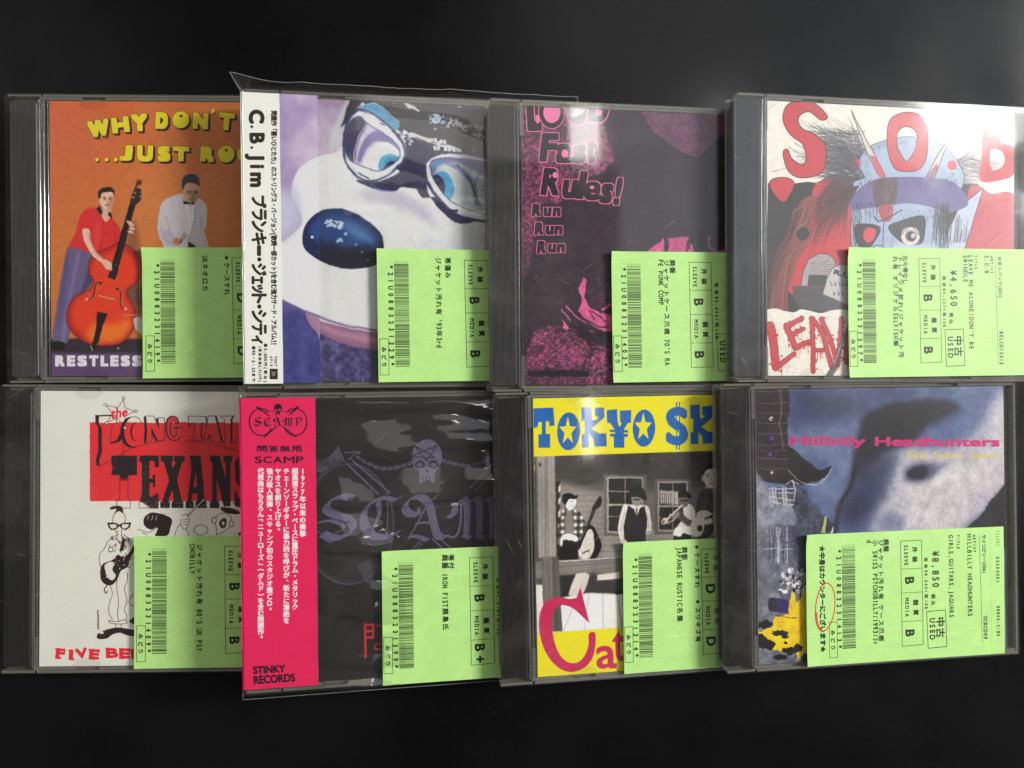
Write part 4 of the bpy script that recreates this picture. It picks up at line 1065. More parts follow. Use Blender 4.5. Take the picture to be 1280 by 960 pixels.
def art3():
    c = booklet_canvas(3, (44, 30, 40)); H, Wd = c.H, c.W
    n = c.n(10, 31, 3, .7); n2 = c.n(110, 32, 4); fine = c.n(3, 33, 2)
    pk = (222, 92, 150)
    c.mix(np.clip(n - .45, 0, 1), (96, 50, 76), .5)
    c.view(650, 120, 4.68)
    def tone(p, al, blur=3, sm=True, base=pk):
        m = c.mask(p, sm, blur); c.mix(m * np.clip((fine - .3) * 1.6 + (n - .5) * 1.4 + (n2 - .5), 0.05, 1), base, al)
    tone([(0, 60), (300, 60), (440, 100), (545, 340), (520, 400), (430, 470), (300, 480), (240, 620), (120, 640), (90, 800), (60, 990), (0, 1000)], .68)
    tone([(470, 150), (548, 340), (520, 410), (420, 470), (330, 330), (380, 200)], .22, 10)
    c.line([(470, 160), (548, 330), (536, 385), (430, 468)], 3, (170, 90, 130), .5, 1, sm=True)
    tone([(722, 40), (740, 130), (780, 205), (850, 262), (900, 300), (1000, 345), (1060, 340), (1160, 250), (1300, 180), (1400, 40)], .55)
    c.mix(c.mask([(722, 40), (740, 130), (780, 205), (850, 262), (900, 300), (1000, 345), (1060, 340), (1160, 250), (1300, 180), (1400, 40)], True, 2), (112, 66, 92), .62)
    # hands and sleeve shapes bottom
    c.poly([(735, 912), (840, 830), (840, 910)], pk, .85, 1); c.poly([(868, 828), (990, 822), (950, 960), (870, 960)], (190, 74, 124), .95, 1)
    c.poly([(930, 960), (1000, 850), (1020, 900), (1020, 960)], pk, .8, 1); c.line([(1000, 855), (960, 960)], 10, (40, 24, 34))
    c.line([(1110, 820), (1108, 880), (1160, 915), (1200, 900)], 14, (190, 76, 124), .9, 1, sm=True)
    c.view(650, 280, 4.68)
    hi = (226, 96, 150)
    c.poly([(370, 310), (390, 330), (380, 430), (405, 480), (470, 520), (560, 540), (900, 560), (900, 640), (500, 630), (430, 600), (380, 560), (345, 500), (365, 450), (345, 380)], hi, .9, 1)
    for p in ([(240, 500), (300, 570), (370, 615), (440, 635)], [(270, 480), (330, 540), (400, 590)]): c.line(p, 12, hi, .85, 1, sm=True, w1=3)
    c.poly([(252, 560), (290, 606), (282, 618), (252, 614)], hi, .95)
    for p in ([(380, 560), (460, 600), (520, 600)], [(420, 510), (500, 570)], [(400, 500), (430, 560)]): c.line(p, 9, (60, 30, 46), .9, 1, sm=True)
    c.line([(480, 500), (530, 470)], 16, hi, .9, sm=True)
    c.poly([(300, 560), (420, 640), (440, 700), (430, 780), (380, 790), (400, 720), (330, 640)], (26, 16, 24), .95, 3, sm=True); c.ell(470, 655, 24, 26, (28, 18, 26))
    tone([(80, 640), (240, 600), (400, 700), (400, 790), (500, 760), (540, 960), (60, 960)], .8, 4)
    tone([(400, 790), (540, 700), (560, 940), (400, 930)], .5, 4)
    rg = random.Random(3)
    for i in range(60):
        x = rg.uniform(120, 430); y = rg.uniform(600, 800); c.line([(x, y), (x + rg.uniform(20, 70), y + rg.uniform(10, 50))], rg.uniform(2, 5), rg.choice([(180, 70, 118), (50, 28, 40), (210, 90, 140)]), .5, sm=False)
    c.line([(380, 800), (350, 880)], 6, (24, 14, 22)); c.rect(50, 856, 402, 895, (26, 18, 24), 1)
    tone([(400, 300), (500, 330), (530, 460), (420, 480)], .35, 3)
    for i in range(120): c.ell(rg.uniform(20, 540), rg.uniform(-400, 560), rg.uniform(1, 3), rg.uniform(1, 3), (190, 80, 124), rg.uniform(.2, .7))
    c.warp(5, 34, 301, 2.5, 9); c.mottle(.25, 14, 302)
    c.kern = 'sq'
    # lettering
    c.view(650, 120, 4.68)
    blk = (38, 28, 34)
    def out(s, boxes, b, o, sh=0):
        c.kern = 'sq'
        for ch, (x0, y0, x1, y1, r) in zip(s, boxes): c.letter(ch, x0, y0, x1, y1, (236, 112, 160), r, b + o, shear=sh)
        for ch, (x0, y0, x1, y1, r) in zip(s, boxes): c.letter(ch, x0, y0, x1, y1, blk, r, b, shear=sh)
    c.poly([(88, 60), (118, 60), (116, 165), (92, 150)], (236, 112, 160))
    out('L', [(52, -30, 108, 190, -4)], 14, 5); c.poly([(84, 40), (106, 40), (108, 110), (92, 112)], blk); c.poly([(92, 112), (112, 110), (112, 158), (96, 160)], (236, 112, 160))
    c.ell(186, 90, 80, 104, (236, 112, 160)); c.ell(186, 90, 75, 99, blk); c.ell(186, 96, 50, 62, (240, 118, 166))
    out('U', [(292, -60, 378, 150, 0)], 16, 5); out('D', [(424, -60, 508, 140, 6)], 16, 5); c.poly([(440, 20), (490, 20), (480, 110), (440, 118)], (236, 112, 160), .9)
    out('Fast', [(132, 228, 208, 372, 0), (224, 290, 296, 382, 0), (320, 292, 376, 384, 0), (402, 262, 436, 382, 0)], 11, 5, sh=.12)
    c.ell(262, 336, 20, 24, (240, 118, 166)); c.poly([(208, 296), (228, 290), (222, 300), (196, 330), (190, 300)], (236, 112, 160), .0)
    out('Rules!', [(140, 430, 228, 572, 2), (258, 498, 326, 590, 2), (350, 446, 374, 594, 4), (382, 508, 462, 602, 4), (480, 520, 534, 620, 6), (566, 484, 584, 630, 4)], 9, 5, sh=.12)
    c.ell(206, 462, 16, 18, (240, 118, 166)); c.ell(422, 534, 14, 10, (240, 118, 166))
    out('Run', [(78, 636, 118, 696, 0), (144, 658, 178, 698, 0), (198, 658, 232, 698, 0)], 6, 4, .1)
    out('Run', [(94, 744, 134, 806, 0), (156, 764, 192, 806, 0), (208, 764, 244, 804, 0)], 6, 4, .1)
    out('Run', [(108, 852, 148, 914, 0), (170, 870, 206, 910, 0), (222, 870, 258, 908, 0)], 6, 4, .1)
    return c

def art4():
    c = booklet_canvas(4, (240, 234, 220)); H, Wd = c.H, c.W
    c.view(955, 110, 3.938); rg = random.Random(44)
    red, ink = (200, 58, 66), (40, 36, 40)
    c.mix(c.n(200, 41, 3), (232, 226, 214), .3)
    # ground behind: black sky, red glow, tree trunk, graves (lower half)
    c.poly([(20, 470), (60, 450), (140, 470), (220, 462), (300, 476), (420, 470), (1050, 470), (1100, 530), (1180, 520), (1300, 540), (1600, 540), (1600, 1500), (0, 1500)], (44, 40, 42), sm=False)
    c.poly([(250, 480), (420, 470), (460, 900), (440, 1100), (130, 1010), (160, 860), (230, 720)], (200, 56, 62), sm=True)
    c.poly([(1020, 480), (1120, 520), (1200, 510), (1300, 540), (1600, 530), (1600, 1500), (960, 1500), (990, 700)], (196, 66, 78), sm=True)
    # hair mass
    def tuft(n, cx, cy, r0, r1, a0, a1, cols, w=3.2, al=.7, bend=.2):
        for i in range(n):
            a = math.radians(rg.uniform(a0, a1)); d0 = rg.uniform(0, r0); L_ = rg.uniform(r0, r1); b = rg.uniform(-bend, bend)
            p = [(cx + d0 * math.cos(a), cy - d0 * math.sin(a)), (cx + (d0 + L_) / 2 * math.cos(a + b * .5), cy - (d0 + L_) / 2 * math.sin(a + b * .5)), (cx + L_ * math.cos(a + b), cy - L_ * math.sin(a + b))]
            c.line(p, w, rg.choice(cols), al, sm=True, w1=.7)
    gk = [(46, 44, 50), (70, 68, 76), (104, 102, 110), (46, 44, 50)]
    tuft(230, 560, 430, 130, 330, 118, 190, gk, 3.6); tuft(150, 520, 470, 100, 260, 150, 215, gk, 4.4, .8); tuft(60, 520, 420, 200, 400, 125, 175, gk, 2.4)
    tuft(120, 850, 430, 90, 330, -14, 40, [(96, 94, 104), (130, 128, 138)], 3, .6)
    tuft(140, 420, 520, 60, 260, 195, 262, [(44, 34, 38), (110, 34, 42), (60, 34, 38)], 5, .75)
    for i in range(420):
        t = rg.random(); x = 300 + t * 200; y = 210 + rg.random() * 230
        a = rg.uniform(math.pi * .72, math.pi * 1.28); L_ = rg.uniform(60, 210)
        dx, dy = math.cos(a) * L_, -abs(math.sin(a)) * L_ * rg.uniform(-.2, 1.0)
        c.line([(x, y), (x + dx * .5, y + dy * .6 + 4), (x + dx, y + dy)], 3.2, rg.choice([(52, 50, 56), (84, 82, 90), (120, 118, 126)]), .65, w1=.8)
    for i in range(160):
        x0 = rg.uniform(330, 480); y0 = rg.uniform(440, 520); L_ = rg.uniform(100, 330)
        c.line([(x0, y0), (x0 - L_ * .45, y0 + L_ * .5), (x0 - L_ * .62, y0 + L_)], 4, rg.choice([ink, (70, 40, 44), (120, 36, 44)]), .6, w1=1)
    for i in range(90):
        x0 = rg.uniform(900, 1060); y0 = rg.uniform(340, 450); L_ = rg.uniform(60, 260)
        c.line([(x0, y0), (x0 + L_, y0 + rg.uniform(-10, 70))], 3, (110, 106, 116), .5, w1=1)
    for p in ([(320, 470), (250, 560), (215, 700), (170, 800), (100, 900), (0, 1150)],):
        pass
    # tree trunk
    tk = [(150, 470), (300, 480), (262, 560), (225, 640), (215, 740), (160, 830), (120, 960), (70, 1150), (160, 1180), (-10, 1180), (0, 1060), (90, 850), (140, 740), (190, 640), (120, 560)]
    c.poly([(180, 560), (262, 540), (235, 640), (230, 740), (190, 800), (150, 900), (120, 1010), (130, 1130), (200, 1185), (20, 1190), (30, 1060), (95, 850), (150, 720)], (140, 72, 64), sm=True)
    for i in range(70):
        x0 = rg.uniform(150, 240); t = rg.random(); c.line([(x0, 560 + rg.uniform(0, 60)), (x0 - 30 - 20 * t, 720), (x0 - 90 - 60 * t, 880), (x0 - 120 - 60 * t, 1170)], 3, rg.choice([(60, 34, 34), (96, 46, 44), (170, 92, 80)]), .55, sm=True)
    c.ell(192, 716, 32, 34, (44, 34, 36)); c.line([(162, 705), (192, 682), (224, 705)], 4, (90, 50, 46), .8, sm=True)
    c.poly([(28, 462), (70, 440), (125, 445), (150, 470), (130, 520), (96, 562), (50, 520)], red, sm=True); c.line([(28, 462), (70, 440), (125, 445), (150, 470), (130, 520), (96, 562), (50, 520)], 3, ink, sm=True, closed=True)
    # graves
    c.view(955, 290, 5.05)
    c.poly([(180, 340), (520, 340), (560, 400), (560, 560), (400, 500), (230, 490), (190, 420)], (76, 72, 72)); 
    for i in range(300): c.ell(rg.uniform(190, 540), rg.uniform(345, 490), rg.uniform(1, 4), rg.uniform(1, 3), rg.choice([(120, 116, 112), (50, 46, 46)]), .7)
    g1 = [(235, 338), (250, 240), (285, 170), (350, 135), (410, 140), (450, 180), (460, 240), (460, 338)]
    c.poly(g1, (168, 160, 158)); c.line(g1, 4, ink); c.poly([(285, 268), (400, 272), (395, 338), (275, 338)], (62, 58, 60)); 
    for y in (200, 215, 230, 245, 258): c.line([(290, y), (450, y + 4)], 2.5, (90, 84, 84), .9)
    for i in range(16): x = rg.uniform(290, 430); y = rg.uniform(150, 195); c.line([(x, y), (x + rg.uniform(-25, 25), y + rg.uniform(-18, 18))], 2.5, (80, 74, 76))
    g2 = [(372, 390), (395, 300), (425, 235), (480, 205), (700, 205), (700, 560), (520, 455)]
    c.poly(g2, (196, 190, 186)); c.line(g2, 4, ink)
    c.text('R.I.P', (440, 262), (560, 300), 26, ink, bold=3); 
    for k, (y, n) in enumerate(((312, 5), (372, 3))):
        for i in range(n): x = 420 + i * 26 + k * 20; c.line([(x, y), (x + rg.uniform(-4, 8), y + 28), (x + 14, y + rg.uniform(4, 26))], 4, ink)
    # white strip with dripping title
    c.poly([(0, 490), (70, 480), (120, 492), (190, 505), (230, 486), (280, 492), (360, 510), (430, 490), (500, 486), (560, 500), (2000, 500), (2000, 1200), (0, 1200)], (238, 232, 218)); c.line([(0, 490), (70, 480), (120, 492), (190, 505), (230, 486), (280, 492), (360, 510), (430, 490), (500, 486), (560, 500)], 3.5, ink, sm=True)
    def spl(p, w):
        c.line(p, w + 13, (190, 60, 66), .45); 
        for i in range(int(len(p) * 14)):
            k = rg.randrange(len(p) - 1); t = rg.random(); x = p[k][0] * (1 - t) + p[k + 1][0] * t; y = p[k][1] * (1 - t) + p[k + 1][1] * t
            c.ell(x + rg.gauss(0, w * .5), y + rg.gauss(0, w * .4), rg.uniform(3, 9), rg.uniform(3, 9), (196, 52, 60), .9)
            if rg.random() < .35: c.line([(x, y), (x + rg.uniform(-3, 3), y + rg.uniform(30, 90))], 4, (196, 52, 60), .8, w1=1.5)
    Ls = [([(40, 590), (60, 700), (75, 850)], 50), ([(85, 850), (190, 770)], 26), ([(140, 590), (200, 730)], 34), ([(150, 590), (240, 545)], 26), ([(170, 650), (250, 610)], 22), ([(195, 728), (290, 690)], 26),
          ([(300, 545), (310, 720), (310, 880)], 26), ([(305, 545), (370, 640), (425, 850)], 26), ([(315, 745), (390, 745)], 18), ([(362, 550), (420, 680), (465, 840)], 26), ([(490, 545), (480, 690), (465, 840)], 26), ([(525, 660), (520, 800), (560, 840)], 26), ([(525, 660), (600, 640)], 24), ([(520, 750), (590, 740)], 24)]
    for p, w in Ls: spl(p, w)
    for p, w in Ls: c.line(p, w + 5, ink, 1, sm=True)
    for p, w in Ls: c.line(p, w, (204, 56, 64), 1, sm=True)
    c.poly([(500, 640), (540, 580), (545, 640), (500, 700), (470, 840), (420, 920), (380, 920), (440, 820)], (70, 66, 70), .8, 1, sm=True); c.line([(530, 590), (490, 700), (440, 850)], 5, (210, 206, 200), .9, sm=True)
    for i in range(90): c.ell(rg.uniform(80, 560), rg.uniform(500, 900), rg.uniform(1, 5), rg.uniform(1, 5), red, .8)
    for i in range(36):
        x = 560 + i * 34; c.line([(x, 905), (x + rg.uniform(-8, 8), 925)], 9, rg.choice([red, ink, red]), .8); 
    # head
    c.view(955, 110, 3.938)
    bl = (164, 180, 204)
    sk = [(440, 470), (480, 330), (560, 270), (700, 240), (840, 262), (930, 330), (985, 430), (960, 520), (900, 600), (905, 900), (880, 1100), (500, 1100), (436, 820), (430, 640)]
    c.poly(sk, bl, sm=True); msk = c.mask(sk, True)
    c.line(sk, 3.5, ink, .9, sm=True, closed=True)
    for i in range(1500):
        a = rg.uniform(0, 6.28); x = 700 + 260 * math.cos(a) * rg.uniform(.7, 1); y = 380 + 140 * math.sin(a) * rg.uniform(.7, 1.05); c.ell(x, y, 1.6, 1.6, (110, 120, 140), .55, clip=msk, n=5)
    for i in range(160):
        a = rg.uniform(2.2, 5.9); x = 700 + 245 * math.cos(a) * rg.uniform(.75, 1); y = 390 + 145 * math.sin(a) * rg.uniform(.75, 1)
        c.line([(x, y), (x + rg.uniform(-26, 10), y + rg.uniform(-8, 26))], 2, (88, 96, 118), .6, w1=.7, clip=msk)
    for i in range(900): c.ell(rg.uniform(440, 900), rg.uniform(570, 900), 1.6, 1.6, (110, 120, 146), .5, clip=msk, n=5)
    c.poly([(720, 250), (840, 262), (930, 330), (960, 440), (880, 400), (780, 330)], (196, 206, 222), .6, 10, sm=True, clip=msk)
    # ear
    c.poly([(1080, 492), (1035, 640), (990, 790), (960, 900), (900, 900), (905, 700), (960, 590)], (190, 198, 218), sm=False); c.line([(900, 720), (960, 590), (1080, 492), (1035, 640), (990, 790), (960, 900)], 4, ink)
    for i in range(22): x = rg.uniform(910, 1010); c.line([(x, 640 + rg.uniform(-20, 60)), (x - 12, 760)], 2.5, ink, .6)
    # headband
    hb = [(425, 590), (430, 540), (520, 460), (640, 438), (800, 440), (920, 458), (990, 520), (1000, 580), (900, 615), (840, 590), (720, 568), (620, 575), (520, 590), (440, 600)]
    c.poly(hb, (108, 98, 152), sm=True); mh = c.mask(hb, True)
    for i in range(40):
        x = 420 + i * 16; c.line([(x, 440), (x + 60, 600)], 2, (64, 56, 100), .45, clip=mh); c.line([(x + 60, 440), (x, 600)], 2, (64, 56, 100), .45, clip=mh)
    c.poly([(540, 440), (650, 430), (640, 590), (560, 600)], (92, 54, 62), .85, 5, sm=True, clip=mh)
    c.poly([(568, 580), (632, 580), (630, 640), (600, 660), (575, 640)], (184, 62, 68), sm=True)
    for i in range(50): x = rg.uniform(840, 910); y = rg.uniform(560, 640); c.line([(x, y), (x + rg.uniform(-14, 14), y + rg.uniform(100, 190))], 3, ink, .7)
    for i in range(26): x = rg.uniform(450, 560); y = rg.uniform(560, 610); c.line([(x, y), (x + 4, y + rg.uniform(20, 60))], 2.5, ink, .6)
    for i in range(170):
        x = rg.choice([rg.uniform(436, 480), rg.uniform(830, 905)]); y = rg.uniform(560, 780); c.line([(x, y), (x + rg.uniform(-10, 10), y + rg.uniform(20, 90))], 3, ink, .55, w1=1)
    for i in range(120):
        x = rg.uniform(470, 960); y = rg.uniform(440, 470); c.line([(x, y), (x + rg.uniform(-10, 10), y + rg.uniform(10, 50))], 2.4, (58, 50, 84), .6, w1=.8)
    for i in range(70):
        a = rg.uniform(0, 6.28); x = 700 + 250 * math.cos(a); y = 390 + 135 * math.sin(a)
        if y < 440: c.line([(x, y), (x - 22 * math.cos(a) + rg.uniform(-6, 6), y - 18 * math.sin(a))], 2, (70, 76, 96), .7, clip=msk)
    for i in range(90):
        x = rg.uniform(560, 850); y = rg.uniform(590, 640); c.line([(x, y), (x + rg.uniform(-16, 16), y + rg.uniform(8, 26))], 2, (80, 84, 110), .6)
    for i in range(60): x = rg.uniform(545, 650); y = rg.uniform(430, 560); c.line([(x, y), (x + rg.uniform(-8, 8), y + rg.uniform(20, 60))], 3, (40, 26, 32), .7)
    # eyes
    c.poly([(445, 690), (470, 668), (550, 672), (575, 700), (545, 760), (520, 785), (470, 778), (450, 740)], (46, 40, 46), sm=True); c.poly([(495, 700), (520, 686), (552, 700), (540, 745), (512, 762), (490, 735)], (212, 60, 74), sm=True)
    c.poly([(612, 680), (680, 650), (760, 628), (795, 640), (792, 720), (770, 770), (700, 770), (640, 730)], (46, 42, 46), sm=True)
    c.ell(722, 728, 46, 46, (222, 212, 198)); c.ell(724, 728, 30, 30, (150, 148, 148)); c.ell(726, 730, 24, 24, (40, 38, 42)); c.ell(736, 726, 12, 13, (196, 192, 190)); c.line([(676, 724), (722, 682), (768, 724)], 4, ink, .9, sm=True)
    c.line([(540, 630), (575, 655), (680, 600)], 6, ink, .9, sm=True); c.line([(590, 660), (586, 780)], 5, ink, .8); c.line([(530, 790), (560, 772), (600, 790)], 5, ink, .8, sm=True)
    for i in range(40): x = rg.uniform(560, 650); y = rg.uniform(650, 800); c.line([(x, y), (x + rg.uniform(-8, 8), y + 20)], 3, (110, 110, 170), .5)
    c.poly([(640, 780), (800, 770), (860, 800), (850, 1000), (600, 1000)], (206, 206, 216), .7, 10, sm=True)
    # spikes
    for p, q in (([(428, 110), (545, 330), (608, 452), (560, 425), (500, 300)], 1), ([(922, 225), (840, 440), (798, 436), (850, 340)], 1), ([(355, 360), (458, 440), (430, 446)], 0)):
        c.poly(p, (216, 200, 196)); c.line(p, 3.5, ink, closed=True)
    c.poly([(520, 330), (552, 340), (608, 452), (560, 425)], red, .85, 3); c.poly([(850, 370), (860, 395), (840, 440), (798, 436)], (130, 60, 72), .7, 4)
    c.ell(453, 373, 22, 24, red); c.ell(926, 380, 22, 24, (214, 84, 96))
    for a, b in (((150, 270), (250, 330)), ((120, 290), (230, 350)), ((230, 185), (340, 250)), ((40, 412), (120, 390))): c.line([a, b], 3, ink, .8, w1=1)
    c.warp(1.2, 22, 401, .4, 6); c.mottle(.06, 12, 402); tuft(140, 500, 440, 90, 300, 122, 200, gk, 2.6, .8); tuft(60, 470, 480, 60, 260, 190, 240, [(40, 30, 34), (90, 30, 36)], 3, .7)
    # big red letters, drawn by hand
    Sx = [(312, 140), (296, 158), (270, 152), (225, 118), (185, 128), (168, 160), (190, 200), (250, 228), (300, 280), (306, 350), (290, 410), (240, 436), (170, 440), (120, 408), (96, 340), (98, 308), (118, 304), (136, 345), (180, 376), (205, 362), (205, 320), (185, 272), (130, 230), (98, 175), (94, 130), (115, 84), (165, 60), (225, 62), (280, 100)]
    c.poly(Sx, red, sm=True); c.line(Sx, 4.5, (70, 30, 40), sm=True, closed=True)
    Ox = [(690, 120), (760, 130), (800, 190), (806, 290), (790, 370), (750, 406), (680, 410), (640, 390), (612, 320), (606, 220), (625, 150)]
    Oi = [(700, 190), (740, 205), (754, 240), (745, 300), (712, 355), (700, 362), (680, 335), (658, 290), (656, 230), (675, 200)]
    m = c.mask(Ox, True) - c.mask(Oi, True); c.mix(np.clip(m, 0, 1), red); c.line(Ox, 4.5, (70, 30, 40), sm=True, closed=True); c.line(Oi, 4, (70, 30, 40), sm=True, closed=True)
    m = np.clip(c.mask([(1062, 140), (1150, 118), (1190, 160), (1180, 230), (1165, 262), (1225, 290), (1250, 360), (1225, 430), (1150, 456), (1062, 450), (1075, 300)], True) - c.mask([(1110, 175), (1140, 170), (1145, 210), (1115, 240)], True) - c.mask([(1115, 310), (1160, 305), (1185, 345), (1170, 390), (1120, 400)], True), 0, 1)
    c.mix(m, red)
    return c

def art5():
    c = booklet_canvas(5, (228, 216, 200)); H, Wd = c.H, c.W
    c.mix(c.n(220, 51, 3), (214, 202, 190), .5); c.mix(c.n(4, 52, 2), (236, 226, 212), .2)
    ink, red = (36, 27, 26), (214, 42, 48); rg = random.Random(5)
    c.view(40, 480, 4.74)
    c.rect(342, 227, 2400, 694, red)
    # LONG TALL, outlined letters with a black side
    def outl(P, dx=-20, dy=-6):
        c.poly([(x + dx, y + dy) for x, y in P], ink); 
        for k in range(1, 5): c.poly([(x + dx * k / 5, y + dy * k / 5) for x, y in P], ink)
        top = [(x, y) for x, y in P]
        yy = 227
        c.poly(P, (216, 46, 50)); 
        m = c.mask(P); Yv = c.T([(0, yy)])[0][1]; w = (np.arange(H)[:, None] < Yv) * m; c.mix(w, (226, 214, 198)); c.line(P, 3.2, ink, closed=True)
    outl([(395, 190), (500, 188), (502, 228), (478, 236), (462, 330), (470, 355), (520, 340), (538, 300), (540, 420), (480, 440), (400, 490), (398, 450), (412, 400), (412, 260), (395, 236)])
    c.ell(588, 286, 66, 92, ink); c.ell(598, 284, 58, 88, ink); c.ell(602, 282, 56, 88, (216, 46, 50)); c.ell(608, 284, 26, 52, ink); c.ell(614, 284, 22, 48, (216, 46, 50))
    m = c.mask([(546, 190), (660, 190), (660, 227), (546, 227)]); 
    c.poly([(560, 227), (575, 204), (602, 194), (632, 204), (648, 227)], (226, 214, 198)); c.line([(556, 232), (575, 204), (602, 194), (632, 204), (652, 235)], 3, ink, sm=True)
    outl([(675, 190), (722, 190), (752, 262), (748, 200), (785, 200), (784, 334), (745, 336), (708, 262), (712, 330), (676, 350), (680, 262)], -14, 4)
    c.poly([(790, 270), (800, 205), (840, 188), (866, 205), (870, 235), (850, 235), (838, 220), (824, 240), (824, 290), (840, 312), (856, 290), (850, 268), (840, 256), (892, 256), (886, 275), (878, 320), (850, 336), (812, 328)], ink, sm=True)
    c.poly([(800, 270), (808, 210), (842, 194), (860, 208), (862, 230), (848, 226), (840, 212), (818, 240), (818, 292), (838, 318), (862, 296), (856, 268), (888, 260), (874, 316), (848, 330), (818, 322)], (216, 46, 50), sm=True)
    outl([(925, 190), (1030, 192), (1034, 248), (1020, 232), (1002, 232), (1002, 318), (1020, 334), (942, 332), (960, 318), (962, 232), (940, 232), (928, 250)], 6, 2)
    outl([(1045, 190), (1085, 190), (1118, 330), (1128, 345), (1060, 340), (1068, 310), (1050, 300), (1040, 330), (1012, 330), (1020, 318)], 10, -2)
    outl([(1115, 190), (1190, 190), (1178, 212), (1178, 350), (1206, 350), (1228, 312), (1230, 400), (1130, 362), (1142, 350), (1142, 212)], 10, -2)
    outl([(1235, 190), (1300, 190), (1290, 212), (1290, 380), (1240, 390)], 8, -2)
    c.line([(480, 440), (600, 378), (760, 340)], 3, ink, .9, sm=True); c.line([(905, 335), (1050, 352), (1200, 400)], 3, ink, .9, sm=True)
    # star with balls and "the"
    st = [(542, 86), (530, 132), (438, 124), (480, 178), (440, 228), (506, 212), (552, 258), (556, 186), (614, 162), (552, 146)]
    st = [(542, 92), (508, 140), (440, 126), (476, 176), (446, 224), (506, 206), (550, 254), (552, 188), (608, 162), (552, 140)]
    c.line(st, 3, ink, .9, closed=True)
    for x, y in ((542, 84), (434, 124), (616, 161), (552, 260), (442, 230)): c.ell(x, y, 10, 10, ink); c.ell(x, y, 7, 7, (226, 214, 198))
    for ch, b in zip('the', ((468, 158, 494, 206), (500, 140, 528, 200), (536, 156, 564, 192))): c.letter(ch, *b, col=(206, 36, 48), rot=-14, bold=2.2, shear=.3)
    # TEXANS slab letters
    def B(P): c.poly(P, ink)
    yb = 735
    B([(470, 424), (622, 424), (622, 540), (568, 540), (568, 560), (520, 560), (520, 540), (470, 540), (476, 500), (470, 470)])
    c.poly([(520, 555), (568, 555), (570, 694), (518, 694)], (206, 44, 48)); c.poly([(520, 540), (568, 540), (566, 570), (524, 572)], ink, .8, 5)
    c.line([(520, 555), (520, 680), (500, 694), (500, yb), (582, yb), (582, 690), (568, 680), (568, 555)], 3, ink)
    B([(636, 424), (752, 424), (752, 492), (728, 492), (724, 456), (696, 456), (696, 560), (716, 560), (716, 536), (730, 536), (730, 612), (716, 612), (716, 586), (696, 586), (696, 690), (660, 700), (640, 700), (650, 660), (650, 470), (636, 456)])
    c.poly([(640, 690), (748, 650), (748, yb), (700, yb)], ink, .95, 4); c.line([(650, 650), (634, 700), (634, yb), (748, yb), (748, 650), (706, 652)], 3, ink)
    B([(762, 424), (836, 424), (836, 456), (826, 466), (836, 500), (850, 466), (840, 456), (842, 424), (904, 424), (904, 456), (890, 466), (858, 560), (888, 690), (896, 700), (896, yb), (826, yb), (826, 700), (840, 690), (830, 630), (808, 690), (818, 700), (818, yb), (760, yb), (758, 700), (772, 690), (812, 570), (782, 466), (762, 456)])
    B([(934, 424), (1000, 424), (1022, 690), (1034, 700), (1036, yb), (966, yb), (966, 700), (982, 690), (980, 650), (950, 650), (944, 690), (958, 700), (958, yb), (908, yb), (908, 700), (922, 690), (944, 500)])
    c.poly([(955, 610), (978, 610), (970, 520)], red)
    B([(1054, 424), (1112, 424), (1148, 560), (1146, 466), (1134, 456), (1134, 424), (1186, 424), (1186, 456), (1176, 466), (1176, yb - 10), (1136, yb - 10), (1094, 560), (1096, 690), (1108, 700), (1110, yb), (1054, yb), (1054, 700), (1066, 690), (1068, 466), (1054, 456)])
    B([(1200, 460), (1230, 424), (1330, 424), (1330, 520), (1290, 520), (1270, 470), (1240, 480), (1250, 530), (1320, 620), (1310, 720), (1240, yb), (1200, 720), (1200, 620), (1230, 680), (1250, 650), (1205, 570)])
    for x in range(640, 1190, 7): 
        if rg.random() < .8: c.ell(x, rg.uniform(690, 728), rg.uniform(1, 3), rg.uniform(1, 3), (226, 214, 198), .8)
    # cartoon band in ink line: a thin guitarist with glasses
    pa = (226, 214, 198)
    L_ = lambda p, w=3, s=True: c.line(p, w, ink, .95, sm=s)
    c.poly([(478, 812), (484, 775), (500, 755), (525, 752), (548, 770), (552, 805), (540, 840), (520, 870), (495, 860)], pa, sm=True); L_([(500, 880), (482, 850), (478, 812), (486, 772), (515, 752), (545, 770), (552, 812), (538, 850), (530, 875)])
    c.poly([(486, 768), (500, 740), (465, 745), (468, 728), (520, 722), (540, 745), (536, 765), (515, 752)], ink, sm=True)
    c.poly([(444, 820), (500, 824), (516, 834), (530, 824), (586, 820), (580, 850), (556, 866), (530, 856), (516, 842), (500, 860), (470, 866), (452, 850)], ink); c.poly([(460, 832), (500, 832), (500, 852), (474, 858), (460, 846)], pa); c.poly([(532, 832), (572, 830), (570, 848), (548, 858), (532, 850)], pa)
    L_([(505, 870), (498, 915), (470, 925)]); L_([(528, 872), (536, 915), (560, 925)])
    # second figure: big quiff
    c.poly([(660, 820), (668, 785), (710, 762), (770, 772), (826, 800), (820, 850), (800, 898), (730, 898), (740, 870), (700, 862), (672, 846)], ink, sm=True)
    for x in range(690, 800, 14): L_([(x, 790), (x + 4, 765)], 2)
    for x in (690, 715, 740): c.line([(x, 780), (x - 8, 806)], 3, pa, .9)
    c.poly([(680, 880), (740, 845), (745, 862), (700, 895)], pa); L_([(625, 862), (650, 868), (690, 880), (740, 848)]); L_([(650, 880), (680, 895)])
    # third: drummer's hand with a stick
    L_([(1012, 690), (924, 780)], 9, False); c.line([(1010, 693), (926, 778)], 4, pa); c.ell(1014, 690, 5, 5, pa)
    L_([(890, 780), (915, 772), (930, 800), (925, 840), (900, 860), (880, 830), (884, 800)]); L_([(880, 830), (860, 850), (845, 898)]); L_([(912, 855), (930, 898)])
    for y in (800, 815, 830): L_([(892, y), (924, y + 2)], 2)
